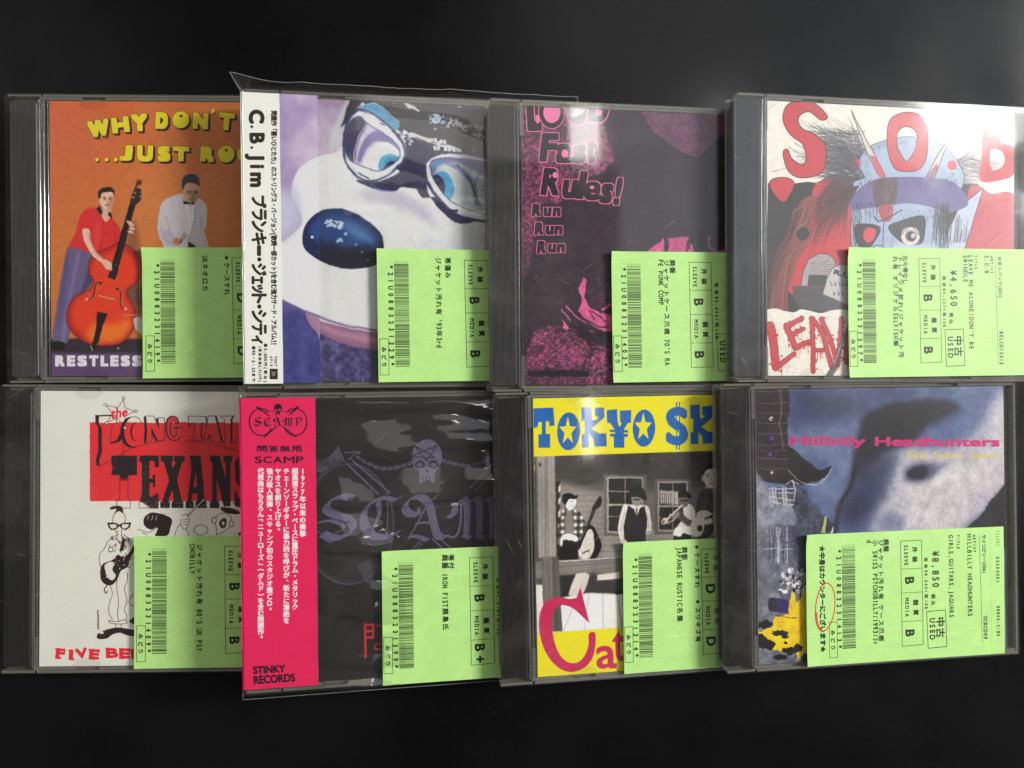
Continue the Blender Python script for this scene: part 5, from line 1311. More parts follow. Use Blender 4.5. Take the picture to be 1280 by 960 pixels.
    for i in range(14): a = i / 14 * 6.28; L_([(1000 + 36 * math.cos(a), 865 + 26 * math.sin(a)), (1000 + 46 * math.cos(a + .2), 865 + 34 * math.sin(a + .2)), (1000 + 36 * math.cos(a + .44), 865 + 26 * math.sin(a + .44))], 2.4)
    # fourth: shouting singer
    L_([(1095, 780), (1120, 765), (1165, 770), (1180, 800), (1175, 840), (1140, 870), (1100, 890), (1090, 850), (1085, 810), (1095, 780)])
    c.poly([(1110, 820), (1135, 795), (1152, 805), (1145, 845), (1120, 852)], ink, sm=True); c.ell(1132, 826, 8, 12, pa); c.ell(1078, 808, 15, 22, ink); c.ell(1078, 808, 11, 18, pa); c.ell(1182, 828, 14, 20, ink); c.ell(1182, 828, 10, 16, pa)
    c.poly([(1120, 730), (1200, 740), (1230, 768), (1180, 770), (1130, 755)], ink, sm=True); L_([(1190, 700), (1220, 740), (1230, 765)])
    L_([(1095, 885), (1090, 900)]); c.poly([(1225, 880), (1250, 870), (1250, 898), (1222, 898)], ink)
    # body of the guitarist and guitar
    c.view(40, 640, 4.68)
    def J(p, w=3): c.line(p, w, ink, .95, sm=True)
    J([(470, 150), (440, 175), (425, 210), (396, 250), (395, 300), (405, 330)]); J([(560, 150), (582, 200), (595, 230)]); J([(500, 130), (470, 150)]); J([(535, 130), (565, 155)])
    for i in range(30): x = rg.uniform(455, 580); y = rg.uniform(140, 230); J([(x, y), (x + rg.uniform(-12, 12), y + rg.uniform(5, 22))], 2.6)
    for a in ((470, 150), (500, 165), (530, 150)): 
        for k in range(5): t = rg.uniform(0, 6.28); J([(a[0], a[1]), (a[0] + 12 * math.cos(t), a[1] + 12 * math.sin(t))], 2.5)
    c.poly([(520, 180), (532, 150), (545, 160), (535, 225), (512, 232)], ink)
    c.ell(460, 220, 16, 16, ink); c.ell(460, 220, 12, 12, pa)
    c.poly([(400, 335), (420, 300), (470, 280), (500, 250), (530, 262), (560, 250), (598, 190), (610, 205), (572, 275), (560, 320), (520, 345), (500, 390), (470, 425), (430, 425), (402, 390)], ink, sm=True)
    c.poly([(425, 310), (460, 290), (480, 300), (470, 340), (490, 370), (470, 400), (440, 380), (430, 350)], pa, sm=True)
    for i in range(24): x = rg.uniform(430, 590); y = rg.uniform(230, 400); c.ell(x, y, rg.uniform(2, 6), rg.uniform(2, 5), pa, .9)
    for i in range(22): x = rg.uniform(535, 598); y = rg.uniform(240, 330); J([(x, y), (x + rg.uniform(-12, 12), y + rg.uniform(-12, 12))], 2.6)
    J([(500, 370), (495, 440), (505, 520), (500, 600), (508, 640)]); J([(455, 425), (470, 480), (450, 540), (450, 590), (470, 630)]); J([(555, 350), (558, 400), (540, 450), (555, 520), (540, 570), (555, 610), (545, 635)]); J([(440, 430), (422, 450), (430, 475), (440, 462)], 5)
    J([(450, 632), (480, 642), (510, 638), (545, 630), (555, 650), (500, 655), (460, 650), (450, 632)]); J([(490, 655), (488, 680)]); J([(520, 655), (524, 680)])
    c.poly([(380, 735), (385, 712), (430, 690), (490, 676), (540, 680), (600, 690), (620, 700), (620, 726), (560, 722), (510, 706), (470, 716), (440, 738), (400, 744)], ink, sm=True); c.ell(406, 706, 14, 8, pa, .9)
    J([(590, 480), (568, 520), (580, 545), (600, 550)]); c.poly([(566, 640), (600, 610), (620, 620), (620, 660), (590, 655)], ink)
    for i in range(14): y = 575 + i * 8; J([(384 + rg.uniform(-2, 2), y), (390 + rg.uniform(-3, 3), y + 6)], 4)
    fr_ = (216, 40, 52)
    for ch, x0, x1, dy, r in (('F', 144, 188, 0, 5), ('I', 222, 236, 8, 2), ('V', 258, 320, -2, -8), ('E', 340, 390, 4, 4), ('B', 438, 500, -3, -3), ('E', 516, 568, 0, 0), ('R', 584, 640, 2, 0), ('S', 656, 700, 2, 0)):
        c.letter(ch, x0, 803 + dy, x1, 852 + dy, fr_, r, 5)
        if ch in 'FIE': c.poly([(x0 - 8, 846 + dy), (x0 + 26, 848 + dy), (x0 + 26, 860 + dy), (x0 - 8, 858 + dy)], fr_)
        if ch in 'FIEB': c.poly([(x0 - 8, 796 + dy), (x0 + 16, 796 + dy), (x0 + 16, 808 + dy), (x0 - 8, 806 + dy)], fr_)
        if ch in 'FE': c.poly([(x1 - 4, 798 + dy), (x1 + 7, 798 + dy), (x1 + 8, 822 + dy), (x1, 818 + dy)], fr_)
    c.warp(1.0, 16, 501, .6, 5)
    return c

def blackletter(c, ch, x, y, s, col, al=1):
    """old-style pen letters, written with a slanted broad nib; box s high"""
    def nb(p, ww=1.0, ang=-38): c.nib([(x + a * s, y + b * s) for a, b in p], .2 * s * ww, col, al, ang)
    def hair(p, w=.022): c.line([(x + a * s, y + b * s) for a, b in p], w * s, col, al, sm=True)
    if ch == 'S':
        nb([(.78, .06), (.55, .02), (.28, .14), (.22, .32), (.42, .44), (.72, .54), (.84, .74), (.66, .94), (.36, .97), (.12, .88)], 1.15)
        nb([(.02, .62), (.3, .58), (.55, .66), (.6, .78), (.42, .86)], .55); hair([(.86, .0), (.78, .12)]); hair([(.12, .88), (-.04, .8), (.0, .72)]); hair([(.1, .95), (.3, 1.08), (.42, 1.0)])
    elif ch == 'C':
        nb([(.5, .06), (.22, .18), (.08, .42), (.1, .7), (.3, .92), (.6, .95), (.84, .86)], 1.2)
        nb([(.4, .14), (.44, .4), (.34, .66), (.28, .8)], .7); nb([(.4, .08), (.62, .06), (.8, .12)], .75); hair([(.8, .12), (.94, .02)]); hair([(.62, .12), (.62, .88)]); hair([(.84, .86), (.94, .8)])
    elif ch == 'A':
        nb([(.36, .42), (.14, .4), (.06, .22), (.2, .06), (.42, .04), (.6, .22), (.68, .55), (.78, .88), (.94, .94)], 1.0)
        nb([(.54, .16), (.36, .26), (.4, .42)], .35); nb([(.3, .62), (.5, .6), (.68, .62)], .45); hair([(.12, .98), (.3, .66), (.56, .2)], .03); nb([(.14, .9), (.36, .92), (.56, 1.0)], .6); hair([(.66, .1), (.8, -.02)]); hair([(.94, .94), (1.04, .86)])
    elif ch in 'MN':
        nb([(.0, .44), (.12, .46), (.14, .24), (.32, .08), (.42, .26), (.4, .9)], .95); nb([(.5, .1), (.66, .08), (.7, .3), (.7, .9)], .95); nb([(.8, .1), (.96, .08), (1.0, .3), (1.0, .9)], .95)
        hair([(.28, .2), (.26, .7), (.14, .94), (-.02, .94)], .05)
        for a in (.4, .7, 1.0): nb([(a - .06, .9), (a + .08, .98)], .7)
    elif ch == 'P':
        nb([(.3, .04), (.32, .5), (.28, .92)], 1.1); nb([(.02, .16), (.26, .1), (.5, .04), (.78, .08), (.88, .3), (.74, .54), (.44, .58)], .8); hair([(.58, .1), (.58, .55)]); nb([(.22, .9), (.36, 1.0)], .7)
def skull(c, x, y, s, col, hole, al=1):
    P = lambda p: [(x + a * s, y + b * s) for a, b in p]
    c.poly(P([(-.5, -.1), (-.42, -.5), (-.1, -.72), (.2, -.7), (.48, -.42), (.52, 0), (.38, .25), (.3, .38), (.25, .75), (.1, .66), (-.1, .68), (-.25, .78), (-.28, .36), (-.44, .22)]), col, al, sm=True)
    c.ell(x - .22 * s, y + .12 * s, .15 * s, .13 * s, hole); c.ell(x + .22 * s, y + .1 * s, .15 * s, .13 * s, hole)
    c.poly(P([(-.05, .4), (0, .22), (.07, .4)]), hole)
    for k in (-.14, -.02, .1): c.line(P([(k, .52), (k, .66)]), .03 * s, hole)

def art6():
    c = booklet_canvas(6, (34, 30, 32)); H, Wd = c.H, c.W
    c.mix(c.n(300, 61, 3), (46, 38, 40), .6)
    c.view(385, 520, 5.333)
    v = (112, 102, 130); v2 = (92, 86, 104)
    # ring, crossed bars, chain, skull
    t = np.linspace(0, 2 * math.pi, 60, endpoint=False)
    c.line(np.stack([270 + 300 * np.cos(t), 720 + 400 * np.sin(t)], 1), 13, v2, .75, closed=True); c.line(np.stack([270 + 280 * np.cos(t), 720 + 380 * np.sin(t)], 1), 4, v2, .6, closed=True)
    c.line([(250, 310), (470, 520)], 10, v); c.line([(290, 290), (545, 510)], 10, v); c.line([(1250, 300), (1080, 480)], 12, v); c.line([(1290, 330), (1110, 500)], 8, v)
    c.line([(620, 960), (745, 840)], 10, v2); c.line([(670, 960), (760, 850)], 8, v2); c.line([(830, 820), (960, 940)], 10, v); c.line([(870, 810), (1010, 930)], 8, v)
    c.poly([(60, 300), (130, 280), (170, 240), (205, 195), (225, 250), (250, 300), (200, 320), (240, 340), (190, 330), (150, 340), (90, 380), (60, 370)], v2, .9, 1)
    for i in range(12): c.line([(70 + i * 16, 290 + (i % 3) * 10), (80 + i * 16, 350 - (i % 4) * 10)], 5, (40, 34, 38), .8)
    c.line([(245, 242), (350, 240), (300, 262), (270, 290)], 7, v, .9)
    pts = smooth([(320, 270), (380, 305), (470, 345), (560, 350), (650, 325), (720, 300)], 4, False)
    pts2 = smooth([(890, 295), (950, 310), (1040, 330), (1130, 320), (1260, 260)], 4, False)
    for P in (pts, pts2):
        for k in range(len(P) - 1):
            a = (P[k] + P[k + 1]) / 2; d = P[k + 1] - P[k]; ang = math.degrees(math.atan2(d[1], d[0])); L2 = math.hypot(*d)
            c.ell(a[0], a[1], L2 * .62, 13 if k % 2 else 9, v, .95, rot=ang); c.ell(a[0], a[1], L2 * .36, 5, (36, 32, 34), .9, rot=ang)
    skull(c, 792, 300, 195, v, (50, 44, 50)); c.line([(715, 200), (850, 280), (690, 270), (860, 195), (790, 300), (715, 200)], 6, (40, 34, 38), .9)
    for e in (-45, 45): c.ell(792 + e, 328, 32, 24, (40, 34, 38)); c.ell(792 + e, 326, 23, 15, v)
    for ch, x, w in (('S', 60, 290), ('C', 350, 290), ('A', 630, 300), ('M', 940, 290), ('P', 1280, 300)): blackletter(c, ch, x, 530, w, v)
    # small figure under the ring
    c.poly([(330, 1000), (400, 960), (450, 1000), (440, 1060), (400, 1120), (360, 1060)], v2, .6, 3, sm=True)
    c.warp(1.4, 14, 601, .8, 5); c.mottle(.12, 5, 602, 2)
    # red title characters
    c.view(385, 490, 2.526)
    r = (228, 48, 56)
    for p in ([(180, 732), (182, 836)], [(182, 736), (206, 734)], [(206, 736), (206, 776)], [(182, 756), (206, 754)], [(182, 776), (206, 774)], [(216, 738), (252, 736)], [(250, 738), (250, 830)], [(212, 800), (212, 814), (236, 812)], [(214, 796), (236, 794)]): c.line(p, 6.5, r, 1)
    return c

def band6(c):
    c.a[:] = np.array((232, 34, 92)) / 255.; c.mix(c.n(60, 66, 3), (214, 24, 80), .35)
    k = (46, 10, 30); c.view(270, 430, 8)
    t = np.linspace(.5, 5.4, 34)
    c.line(np.stack([450 + 118 * np.cos(t), 780 + 135 * np.sin(t)], 1), 11, k); c.line(np.stack([790 - 118 * np.cos(t), 780 + 135 * np.sin(t)], 1), 11, k)
    c.line([(430, 640), (800, 930)], 12, k); c.line([(810, 640), (480, 935)], 12, k); c.line([(820, 626), (780, 668)], 18, k); c.line([(410, 632), (450, 664)], 18, k)
    c.line([(440, 650), (500, 678), (580, 670), (620, 650), (660, 670), (730, 680), (800, 650)], 5, k, sm=True)
    c.poly([(365, 725), (880, 700), (860, 825), (380, 830)], (226, 36, 92)); skull(c, 618, 652, 76, k, (220, 60, 110))
    for ch, x, w in (('S', 378, 84), ('C', 478, 86), ('A', 570, 86), ('M', 668, 84), ('P', 782, 84)): blackletter(c, ch, x, 735, w, k)
    c.view(300, 490, 2.59)
    x = 54
    for ch in '問答無用':
        c.letter(ch, x + 2, 174, x + 33, 193, k, bold=.7); x += 37
    x = 48
    for ch, w in zip('SCAMP', (28, 32, 34, 40, 28)): c.letter(ch, x, 209, x + w - 6, 230, k, bold=.7); x += w
    wh = (240, 232, 232)
    for s, xc, y0, y1 in (('1977年以来の衝撃', 203, 246, 470), ('超高速スラップ・ベースに重圧ドラム・メタリック', 178, 246, 706), ('チェーンソーギターに暴力的を呼びが、新たに凄絶を', 150, 246, 750), ('ヤオスを創り上げる。', 123, 246, 458), ('強力殺人爆弾、スキャンプ初のスタジオ盤CD。', 96, 246, 716), ('代表曲はもちろん「ニューローズ」(ダムド)を含む問題作。', 67, 246, 806)):
        c.vert(s, xc, y0, y1, 21, wh, bold=.9)
    c.text('STINKY', (44, 912), (146, 906), 22, k, bold=1.4); c.text('RECORDS', (46, 945), (178, 936), 24, k, bold=1.4)

def band2(c):
    c.a[:] = np.array((240, 235, 222)) / 255.
    c.mix(c.n(5, 21, 2), (226, 220, 206), .3)
    k = (40, 34, 24)
    c.view(340, 110, 4.68)
    H, Wd = c.H, c.W
    # right part of the band: the plush ground printed through to the fold, darker and bluer
    n1 = c.n(120, 11, 5); n3 = c.n(34, 14, 4, .7); Y = np.arange(H)[:, None] / H
    t = np.clip(n1 * 2.2 - .6, 0, 1)[..., None]; a = np.array((158, 138, 176)) / 255. * (1 - t) + np.array((196, 180, 202)) / 255. * t
    t = np.clip(n3 * 2 - .55, 0, 1)[..., None]; b = np.array((40, 42, 100)) / 255. * (1 - t) + np.array((92, 90, 156)) / 255. * t
    low = np.clip((Y - .66) * 9, 0, 1)[..., None]
    X0 = c.T([(47, 400), (62, 1500)])
    Yy = np.arange(H); xb = X0[0, 0] + (Yy - X0[0, 1]) * (X0[1, 0] - X0[0, 0]) / (X0[1, 1] - X0[0, 1])
    pm = (np.arange(Wd)[None] > xb[:, None]).astype(float)[..., None]
    pic = a * (1 - low) + b * low
    c.a = c.a * (1 - pm) + pic * pm; pm2 = pm[..., 0]
    sv = c.mask([(120, 560), (160, 470), (260, 405), (420, 380), (420, 1700), (220, 1340), (60, 1240), (-60, 1150), (-20, 960), (90, 880), (170, 800), (160, 720), (118, 640)], True, 3) * pm2
    c.mix(sv, (216, 216, 216)); 
    c.mix(c.mask([(120, 560), (160, 640), (175, 760), (120, 860), (60, 900), (100, 700)], True, 14) * pm2, (176, 178, 196), .6)
    c.poly([(-20, 600), (70, 600), (130, 660), (140, 740), (60, 860), (-40, 840)], (190, 194, 212), .7, 22, sm=True, clip=pm2)
    c.poly([(180, 850), (210, 780), (280, 722), (380, 704), (500, 740), (500, 1060), (330, 1030), (240, 985), (185, 930)], (24, 30, 74), 1, 2, sm=True, clip=pm2)
    c.poly([(215, 830), (250, 770), (300, 740), (340, 760), (330, 880), (260, 900)], (40, 76, 140), .8, 16, sm=True, clip=pm2); c.ell(234, 872, 9, 9, (176, 204, 230), clip=pm2)
    c.view(340, 290, 4.74)
    c.poly([(58, 400), (160, 455), (280, 500), (400, 540), (400, 1000), (40, 1000)], (66, 60, 122), .5, 5, clip=pm2)
    c.poly([(200, 480), (280, 520), (400, 560), (400, 640), (300, 610), (230, 560)], (160, 120, 146), .9, 4, sm=True, clip=pm2)
    c.line([(60, 405), (160, 455), (280, 500)], 12, (110, 84, 124), .8, 4, sm=True, clip=pm2)
    # lettering
    c.view(300, 115, 7.11)
    c.mono('C', 88, 155, 282, 118, k, bold=9); c.ell(104, 308, 13, 12, k)
    E = [('B', 352, 470), ('.', 0, 0), ('J', 520, 622)]
    c.mono('B', 92, 350, 472, 118, k, bold=8); c.ell(104, 494, 13, 12, k); c.mono('J', 90, 524, 626, 118, k, bold=8)
    c.mono('i', 96, 640, 684, 118, k, bold=7); c.mono('m', 98, 700, 860, 118, k, bold=9)
    c.view(300, 240, 7.385)
    kk = 'ブランキー・ジェット・シティ'; ys = [32, 158, 262, 372, 490, 606, 652, 772, 852, 940, 1040, 1100, 1220, 1336, 1420]
    ys = [30, 152, 262, 372, 492, 590, 655, 775, 850, 935, 1030, 1085, 1210, 1320, 1400]
    for i, ch in enumerate(kk):
        a, b = ys[i], ys[i + 1]; e, bb = glyph(ch)
        hgt = bb[3] - bb[1]; x0, x1 = 112, 240
        if ch == 'ー': x0, x1 = 162, 188; 
        if ch == '・': c.ell(178, (a + b) / 2, 19, 20, k); continue
        if ch in 'ェィッ': x1 = 206
        f = lambda q: np.stack([x0 + (q[:, 1] - bb[1]) / hgt * (x1 - x0), a + 8 + (q[:, 0] - bb[0]) / (bb[2] - bb[0]) * (b - a - 14)], 1)
        c._bold(np.hstack([c.T(f(e[:, :2])), c.T(f(e[:, 2:]))]), k, 1, 6)
    c.view(300, 115, 7.11)
    c.mono('問題作「悪いひとたち」のストリングス・バージョン(歌詞一部カット)を含む強力サード・アルバム!!', 278, 165, 2250, 44, k, bold=2.0)
    c.view(300, 360, 7.385)
    c.mono('㊙3,000円(税込)', 222, 505, 875, 26, k, bold=1.5); c.mono('(税抜価格2,913円)', 172, 535, 870, 24, k, bold=1); c.mono('㊙95・2・23まで', 112, 530, 870, 26, k, bold=1.5)
    c.mono('TOCT', 318, 626, 728, 22, k, bold=1); c.mono('6910', 278, 626, 728, 22, k, bold=1)
    c.rect(274, 746, 348, 842, k); 
    rg = random.Random(1)
    for i in range(9): a = rg.uniform(0, 5); c.line([(284 + rg.random() * 50, 760 + rg.random() * 60), (290 + rg.random() * 50, 765 + rg.random() * 60)], 3, (200, 196, 184), .8)

def art7():
    c = booklet_canvas(7, (250, 224, 20)); H, Wd = c.H, c.W
    ye, bl, rd = (250, 222, 22), (24, 100, 172), (200, 36, 84)
    c.view(660, 490, 5.05); rg = random.Random(7)
    g = lambda v: (int(v * 1.0), int(v * .965), int(v * .92))
    # black-and-white photograph
    c.poly([(40, 404), (1400, 362), (1400, 1500), (40, 1530)], g(78)); mp = c.mask([(40, 404), (1400, 362), (1400, 1505), (40, 1530)])
    c.poly([(170, 400), (1400, 370), (1400, 560), (500, 560), (170, 640)], g(58), .9, 12, clip=mp)
    c.poly([(180, 560), (480, 640), (500, 1100), (180, 1100)], g(122), .9, 20, clip=mp)
    c.poly([(440, 640), (1400, 600), (1400, 1200), (440, 1200)], g(120), .75, 20, clip=mp)
    c.poly([(480, 870), (1100, 870), (1100, 1060), (480, 1060)], g(160), .6, 16, clip=mp)
    for i in range(24):
        y = 470 + i * 36; c.line([(170, y + 6), (1400, y - 26)], 2.2, g(44), .55, clip=mp); c.line([(170, y + 10), (1400, y - 22)], 2, g(150), .2, clip=mp)
    c.poly([(725, 390), (770, 388), (768, 450), (728, 452)], g(40), .8, 4)
    c.mix(c.n(4, 71, 2) * mp, g(120), .12)
    # windows
    for x0, y0, x1, y1 in ((480, 520, 748, 905), (800, 548, 1030, 895)):
        c.poly([(x0, y0), (x1, y0 + 4), (x1, y1), (x0, y1 + 4)], g(96), clip=mp); c.rect(x0 + 20, y0 + 16, x1 - 20, y1 - 14, g(150), clip=mp)
        c.rect(x0 + 30, y0 + 26, x1 - 30, y1 - 26, g(44), clip=mp)
        mx, my = (x0 + x1) / 2, (y0 + y1) / 2
        for p in ([(mx, y0 + 20), (mx, y1 - 20)], [(x0 + 25, y0 + 108), (x1 - 25, y0 + 108)], [(x0 + 25, my + 74), (x1 - 25, my + 74)]): c.line(p, 6, g(140), clip=mp)
        c.line([(x0 + 22, my), (x1 - 22, my)], 12, g(154), clip=mp)
        for k in range(9): c.line([(x0 + 34 + k * 4, my + 20 + k * 18), (x1 - 34, my + 14 + k * 18)], 4, g(62), .5, 2, clip=mp)
    c.poly([(832, 620), (950, 630), (950, 712), (832, 705)], g(190), .85, 4, clip=mp)
    for k in range(8): c.line([(836 + k * 13, 640), (834 + k * 13, 706)], 3.5, g(40), .9, clip=mp)
    c.rect(905, 620, 915, 710, g(150), clip=mp)
    # post at the left
    c.poly([(54, 404), (168, 402), (178, 1040), (66, 1050)], g(132)); c.poly([(66, 1100), (180, 1090), (205, 1505), (85, 1515)], g(70))
    for k in range(26): x = 60 + k * 4.5; c.line([(x, 410), (x + 8 + rg.uniform(-3, 3), 1030)], 1.8, g(rg.choice([88, 100, 160])), .5)
    c.ell(76, 458, 10, 14, g(60), .8, 2); c.rect(108, 410, 116, 1040, g(90), .7, 2)
    c.poly([(176, 560), (200, 560), (206, 1040), (182, 1040)], g(36), .9, 3)
    for y in (600, 680, 760, 840, 930): c.poly([(190, y), (204, y - 20), (206, y + 20), (192, y + 36)], g(190), .9)
    # bass player
    c.poly([(215, 750), (260, 730), (330, 760), (360, 830), (350, 930), (320, 1000), (210, 1000), (195, 860)], g(84), sm=True); ms = c.mask([(215, 750), (260, 730), (330, 760), (360, 830), (350, 930), (320, 1000), (210, 1000), (195, 860)], True)
    for i in range(9):
        for j in range(12):
            if (i + j) % 2: c.rect(190 + i * 20, 740 + j * 22, 208 + i * 20, 760 + j * 22, g(206 if i % 2 else 30), .85, 1, clip=ms)
    c.poly([(240, 760), (280, 770), (285, 900), (235, 890)], g(110), .95, 2, sm=True)
    c.poly([(236, 690), (244, 668), (290, 664), (304, 690), (296, 725), (275, 745), (245, 735)], g(196), sm=True); c.poly([(218, 690), (222, 650), (262, 638), (300, 655), (316, 645), (306, 672), (262, 676), (244, 700), (234, 716)], g(26), sm=True)
    c.line([(270, 690), (282, 689)], 4, g(50)); c.line([(276, 722), (290, 722)], 3, g(70)); c.line([(296, 695), (304, 706)], 3, g(140))
    c.poly([(215, 905), (255, 892), (300, 905), (318, 930), (300, 945), (260, 930), (220, 930)], g(200), sm=True); c.poly([(200, 930), (310, 950), (320, 1060), (190, 1060)], g(34))
    # double bass (mono)
    bb = [(330, 960), (360, 880), (395, 850), (430, 860), (462, 930), (455, 1010), (430, 1055), (380, 1070), (340, 1060)]
    c.poly([(345, 880), (400, 840), (440, 900), (462, 960), (450, 1020), (400, 1060)], g(30), sm=True); c.poly([(340, 930), (370, 880), (405, 870), (420, 950), (400, 1030), (350, 1060), (318, 1010)], g(170), sm=True); c.line([(345, 1020), (385, 1000)], 8, g(60))
    c.line([(440, 690), (318, 985)], 22, g(36)); c.line([(438, 690), (330, 940)], 6, g(110), .6); c.poly([(430, 690), (455, 655), (468, 680), (462, 712), (425, 745), (404, 740)], g(24), sm=True)
    # man in the middle with hat and waistcoat
    c.poly([(600, 720), (640, 712), (740, 715), (768, 745), (780, 860), (770, 890), (740, 900), (612, 940), (590, 940), (568, 860)], g(214), sm=True)
    c.poly([(632, 715), (680, 745), (735, 720), (752, 800), (742, 945), (610, 950), (604, 850)], g(30)); c.poly([(662, 712), (712, 716), (690, 800)], g(216)); c.line([(688, 735), (690, 795)], 9, g(70)); c.line([(640, 740), (690, 960)], 2, g(80), .5)
    c.poly([(656, 660), (716, 660), (714, 700), (688, 722), (660, 700)], g(140), sm=True); c.poly([(625, 668), (640, 640), (650, 610), (700, 596), (735, 622), (742, 650), (752, 672), (735, 684), (700, 664), (650, 668), (640, 700)], g(24), sm=True)
    c.rect(664, 672, 708, 684, g(60), .8, 2); c.ell(766, 886, 24, 10, g(186), rot=-20); c.line([(752, 884), (786, 880)], 3, g(60)); c.ell(604, 945, 22, 14, g(190))
    for p in ([(610, 760), (590, 860), (604, 925)], [(756, 770), (762, 860)]): c.line(p, 5, g(150), .8, 2, sm=True)
    # trumpet player
    c.poly([(985, 720), (1030, 712), (1060, 780), (1040, 900), (930, 910), (925, 870), (975, 800)], g(205), sm=True); c.poly([(925, 860), (980, 850), (1030, 860), (1024, 905), (985, 890), (955, 912), (930, 900)], g(222))
    c.poly([(920, 905), (960, 915), (985, 890), (1030, 905), (1040, 1000), (918, 1000)], g(28)); c.poly([(955, 668), (1012, 670), (1010, 712), (980, 730), (954, 705)], g(106), sm=True); c.poly([(948, 660), (960, 632), (1000, 625), (1026, 650), (1024, 672), (985, 662)], g(22), sm=True)
    c.poly([(925, 775), (960, 750), (1000, 790), (1040, 820), (1020, 850), (960, 810)], g(80), .95, 2, sm=True); c.rect(962, 680, 1008, 690, g(30), .8)
    c.line([(975, 715), (872, 808)], 9, g(214)); c.line([(990, 720), (900, 800), (880, 826)], 4, g(120)); c.line([(900, 770), (880, 830), (930, 800)], 6, g(190), sm=True); c.ell(860, 818, 17, 21, g(210), rot=30); c.ell(857, 820, 9, 13, g(110), rot=30)
    c.ell(935, 780, 26, 16, g(130), rot=-40)
    # guitarist at the right
    c.poly([(1085, 640), (1120, 610), (1180, 640), (1200, 600), (1300, 640), (1300, 1000), (1060, 1000), (1064, 720)], g(74), sm=True)
    for i in range(120): c.ell(rg.uniform(1080, 1260), rg.uniform(640, 920), rg.uniform(4, 13), rg.uniform(4, 11), g(rg.choice([40, 96, 120])), .5, 1)
    c.poly([(1110, 520), (1130, 480), (1200, 470), (1230, 520), (1225, 580), (1185, 606), (1140, 604), (1115, 570)], g(186), sm=True); c.poly([(1106, 530), (1112, 480), (1160, 455), (1230, 465), (1240, 520), (1200, 482), (1130, 490)], g(34), sm=True); c.ell(1105, 545, 8, 20, g(170))
    for x in (1136, 1178): c.line([(x - 12, 526), (x + 8, 520)], 4, g(50)); c.ell(x, 535, 7, 3, g(40))
    c.line([(1158, 535), (1152, 560), (1166, 563)], 3, g(110), sm=True); c.line([(1140, 583), (1180, 577)], 6, g(90)); c.line([(1150, 584), (1122, 606)], 6, g(220))
    c.ell(1070, 850, 44, 68, g(196), rot=12); c.ell(1120, 790, 60, 44, g(188), rot=20); c.ell(1085, 860, 18, 20, g(60)); c.line([(1120, 800), (1200, 770)], 14, g(60))
    t = np.linspace(-.6, 1.4, 14)
    for r in (90, 112, 132): c.line(np.stack([1080 + r * np.cos(t), 830 + r * np.sin(t)], 1), 7, g(170 if r == 112 else 30), .9)
    c.poly([(1200, 640), (1260, 640), (1260, 1000), (1200, 1000)], g(50), .7, 6)
    # rail and deck, lower half
    c.view(660, 660, 4.92)
    c.poly([(190, 330), (430, 320), (700, 300), (700, 430), (190, 400)], g(66), 1, 5); c.poly([(50, 350), (700, 380), (700, 640), (50, 650)], g(204), 1, 8, clip=mp)
    c.poly([(190, 290), (430, 290), (420, 340), (560, 300), (700, 380), (590, 405), (380, 400), (190, 430)], g(56), 1, 4, clip=mp)
    for a, b in (((375, 400), (345, 640)), ((460, 400), (462, 640)), ((545, 390), (585, 640)), ((300, 420), (216, 640))): c.line([a, b], 3, g(90), .9, clip=mp)
    c.poly([(425, 290), (565, 270), (565, 312), (425, 324)], g(190), .95)
    c.poly([(300, 280), (370, 280), (372, 320), (340, 400), (300, 415), (250, 410), (265, 340)], g(168), 1, 2, sm=True); c.poly([(190, 300), (290, 290), (250, 400), (190, 440)], g(40), .95, 3)
    c.poly([(40, 208), (600, 176), (600, 250), (190, 290), (40, 310)], g(112)); c.line([(190, 206), (600, 178)], 6, g(190), .8); 
    for k in range(12): c.line([(42, 222 + k * 7), (600, 186 + k * 5.4)], 1.8, g(rg.choice([70, 90, 140])), .6)
    c.poly([(80, 180), (188, 175), (212, 635), (100, 640)], g(82)); c.poly([(85, 180), (148, 178), (158, 635), (100, 640)], g(104), .9, 2)
    for k in range(16): c.line([(86 + k * 6, 200), (106 + k * 6, 630)], 2, g(rg.choice([60, 76, 130])), .5)
    c.poly([(48, 350), (84, 350), (96, 640), (48, 640)], g(186), .95, 2); c.ell(205, 85, 10, 28, g(205), .9, 1); c.poly([(530, 390), (580, 370), (590, 405), (540, 410)], g(30))
    # continuous-tone finish: broad uneven waves of tone, grain, uneven edges
    Yg, Xg = np.mgrid[0:H, 0:Wd]; sh = .86 + .3 * noise2(H, Wd, 170, 71, 3) + .10 * np.sin(Xg / 90.)
    c.a = np.clip(c.a * sh[..., None], 0, 1); c.contrast(1.32, .38); c.warp(1.8, 18, 701, 1.0, 6); c.mottle(.08, 9, 702, 3); c.mottle(.05, 2.5, 703, 1); c.soften(1)
    c.face(274, 696, 26, g(34), g(120), .2); c.face(688, 684, 27, g(30), g(96)); c.face(988, 692, 22, g(24), g(70), -.2); c.face(1166, 545, 44, g(40), g(120), .05)
    # yellow panels and lettering
    c.poly([(46, 648), (620, 608), (620, 1000), (46, 1000)], ye)
    Cc = [(322, 362), (378, 585), (330, 540), (270, 490), (200, 474), (160, 510), (148, 590), (158, 680), (190, 770), (240, 822), (300, 828), (345, 790), (372, 720), (374, 650), (412, 645), (414, 720), (396, 800), (350, 856), (280, 884), (210, 872), (140, 812), (90, 720), (68, 610), (78, 510), (120, 446), (190, 424), (250, 436), (300, 430)]
    c.poly(smooth(Cc[2:28], 4, False).tolist() + [Cc[0], Cc[1]], rd)
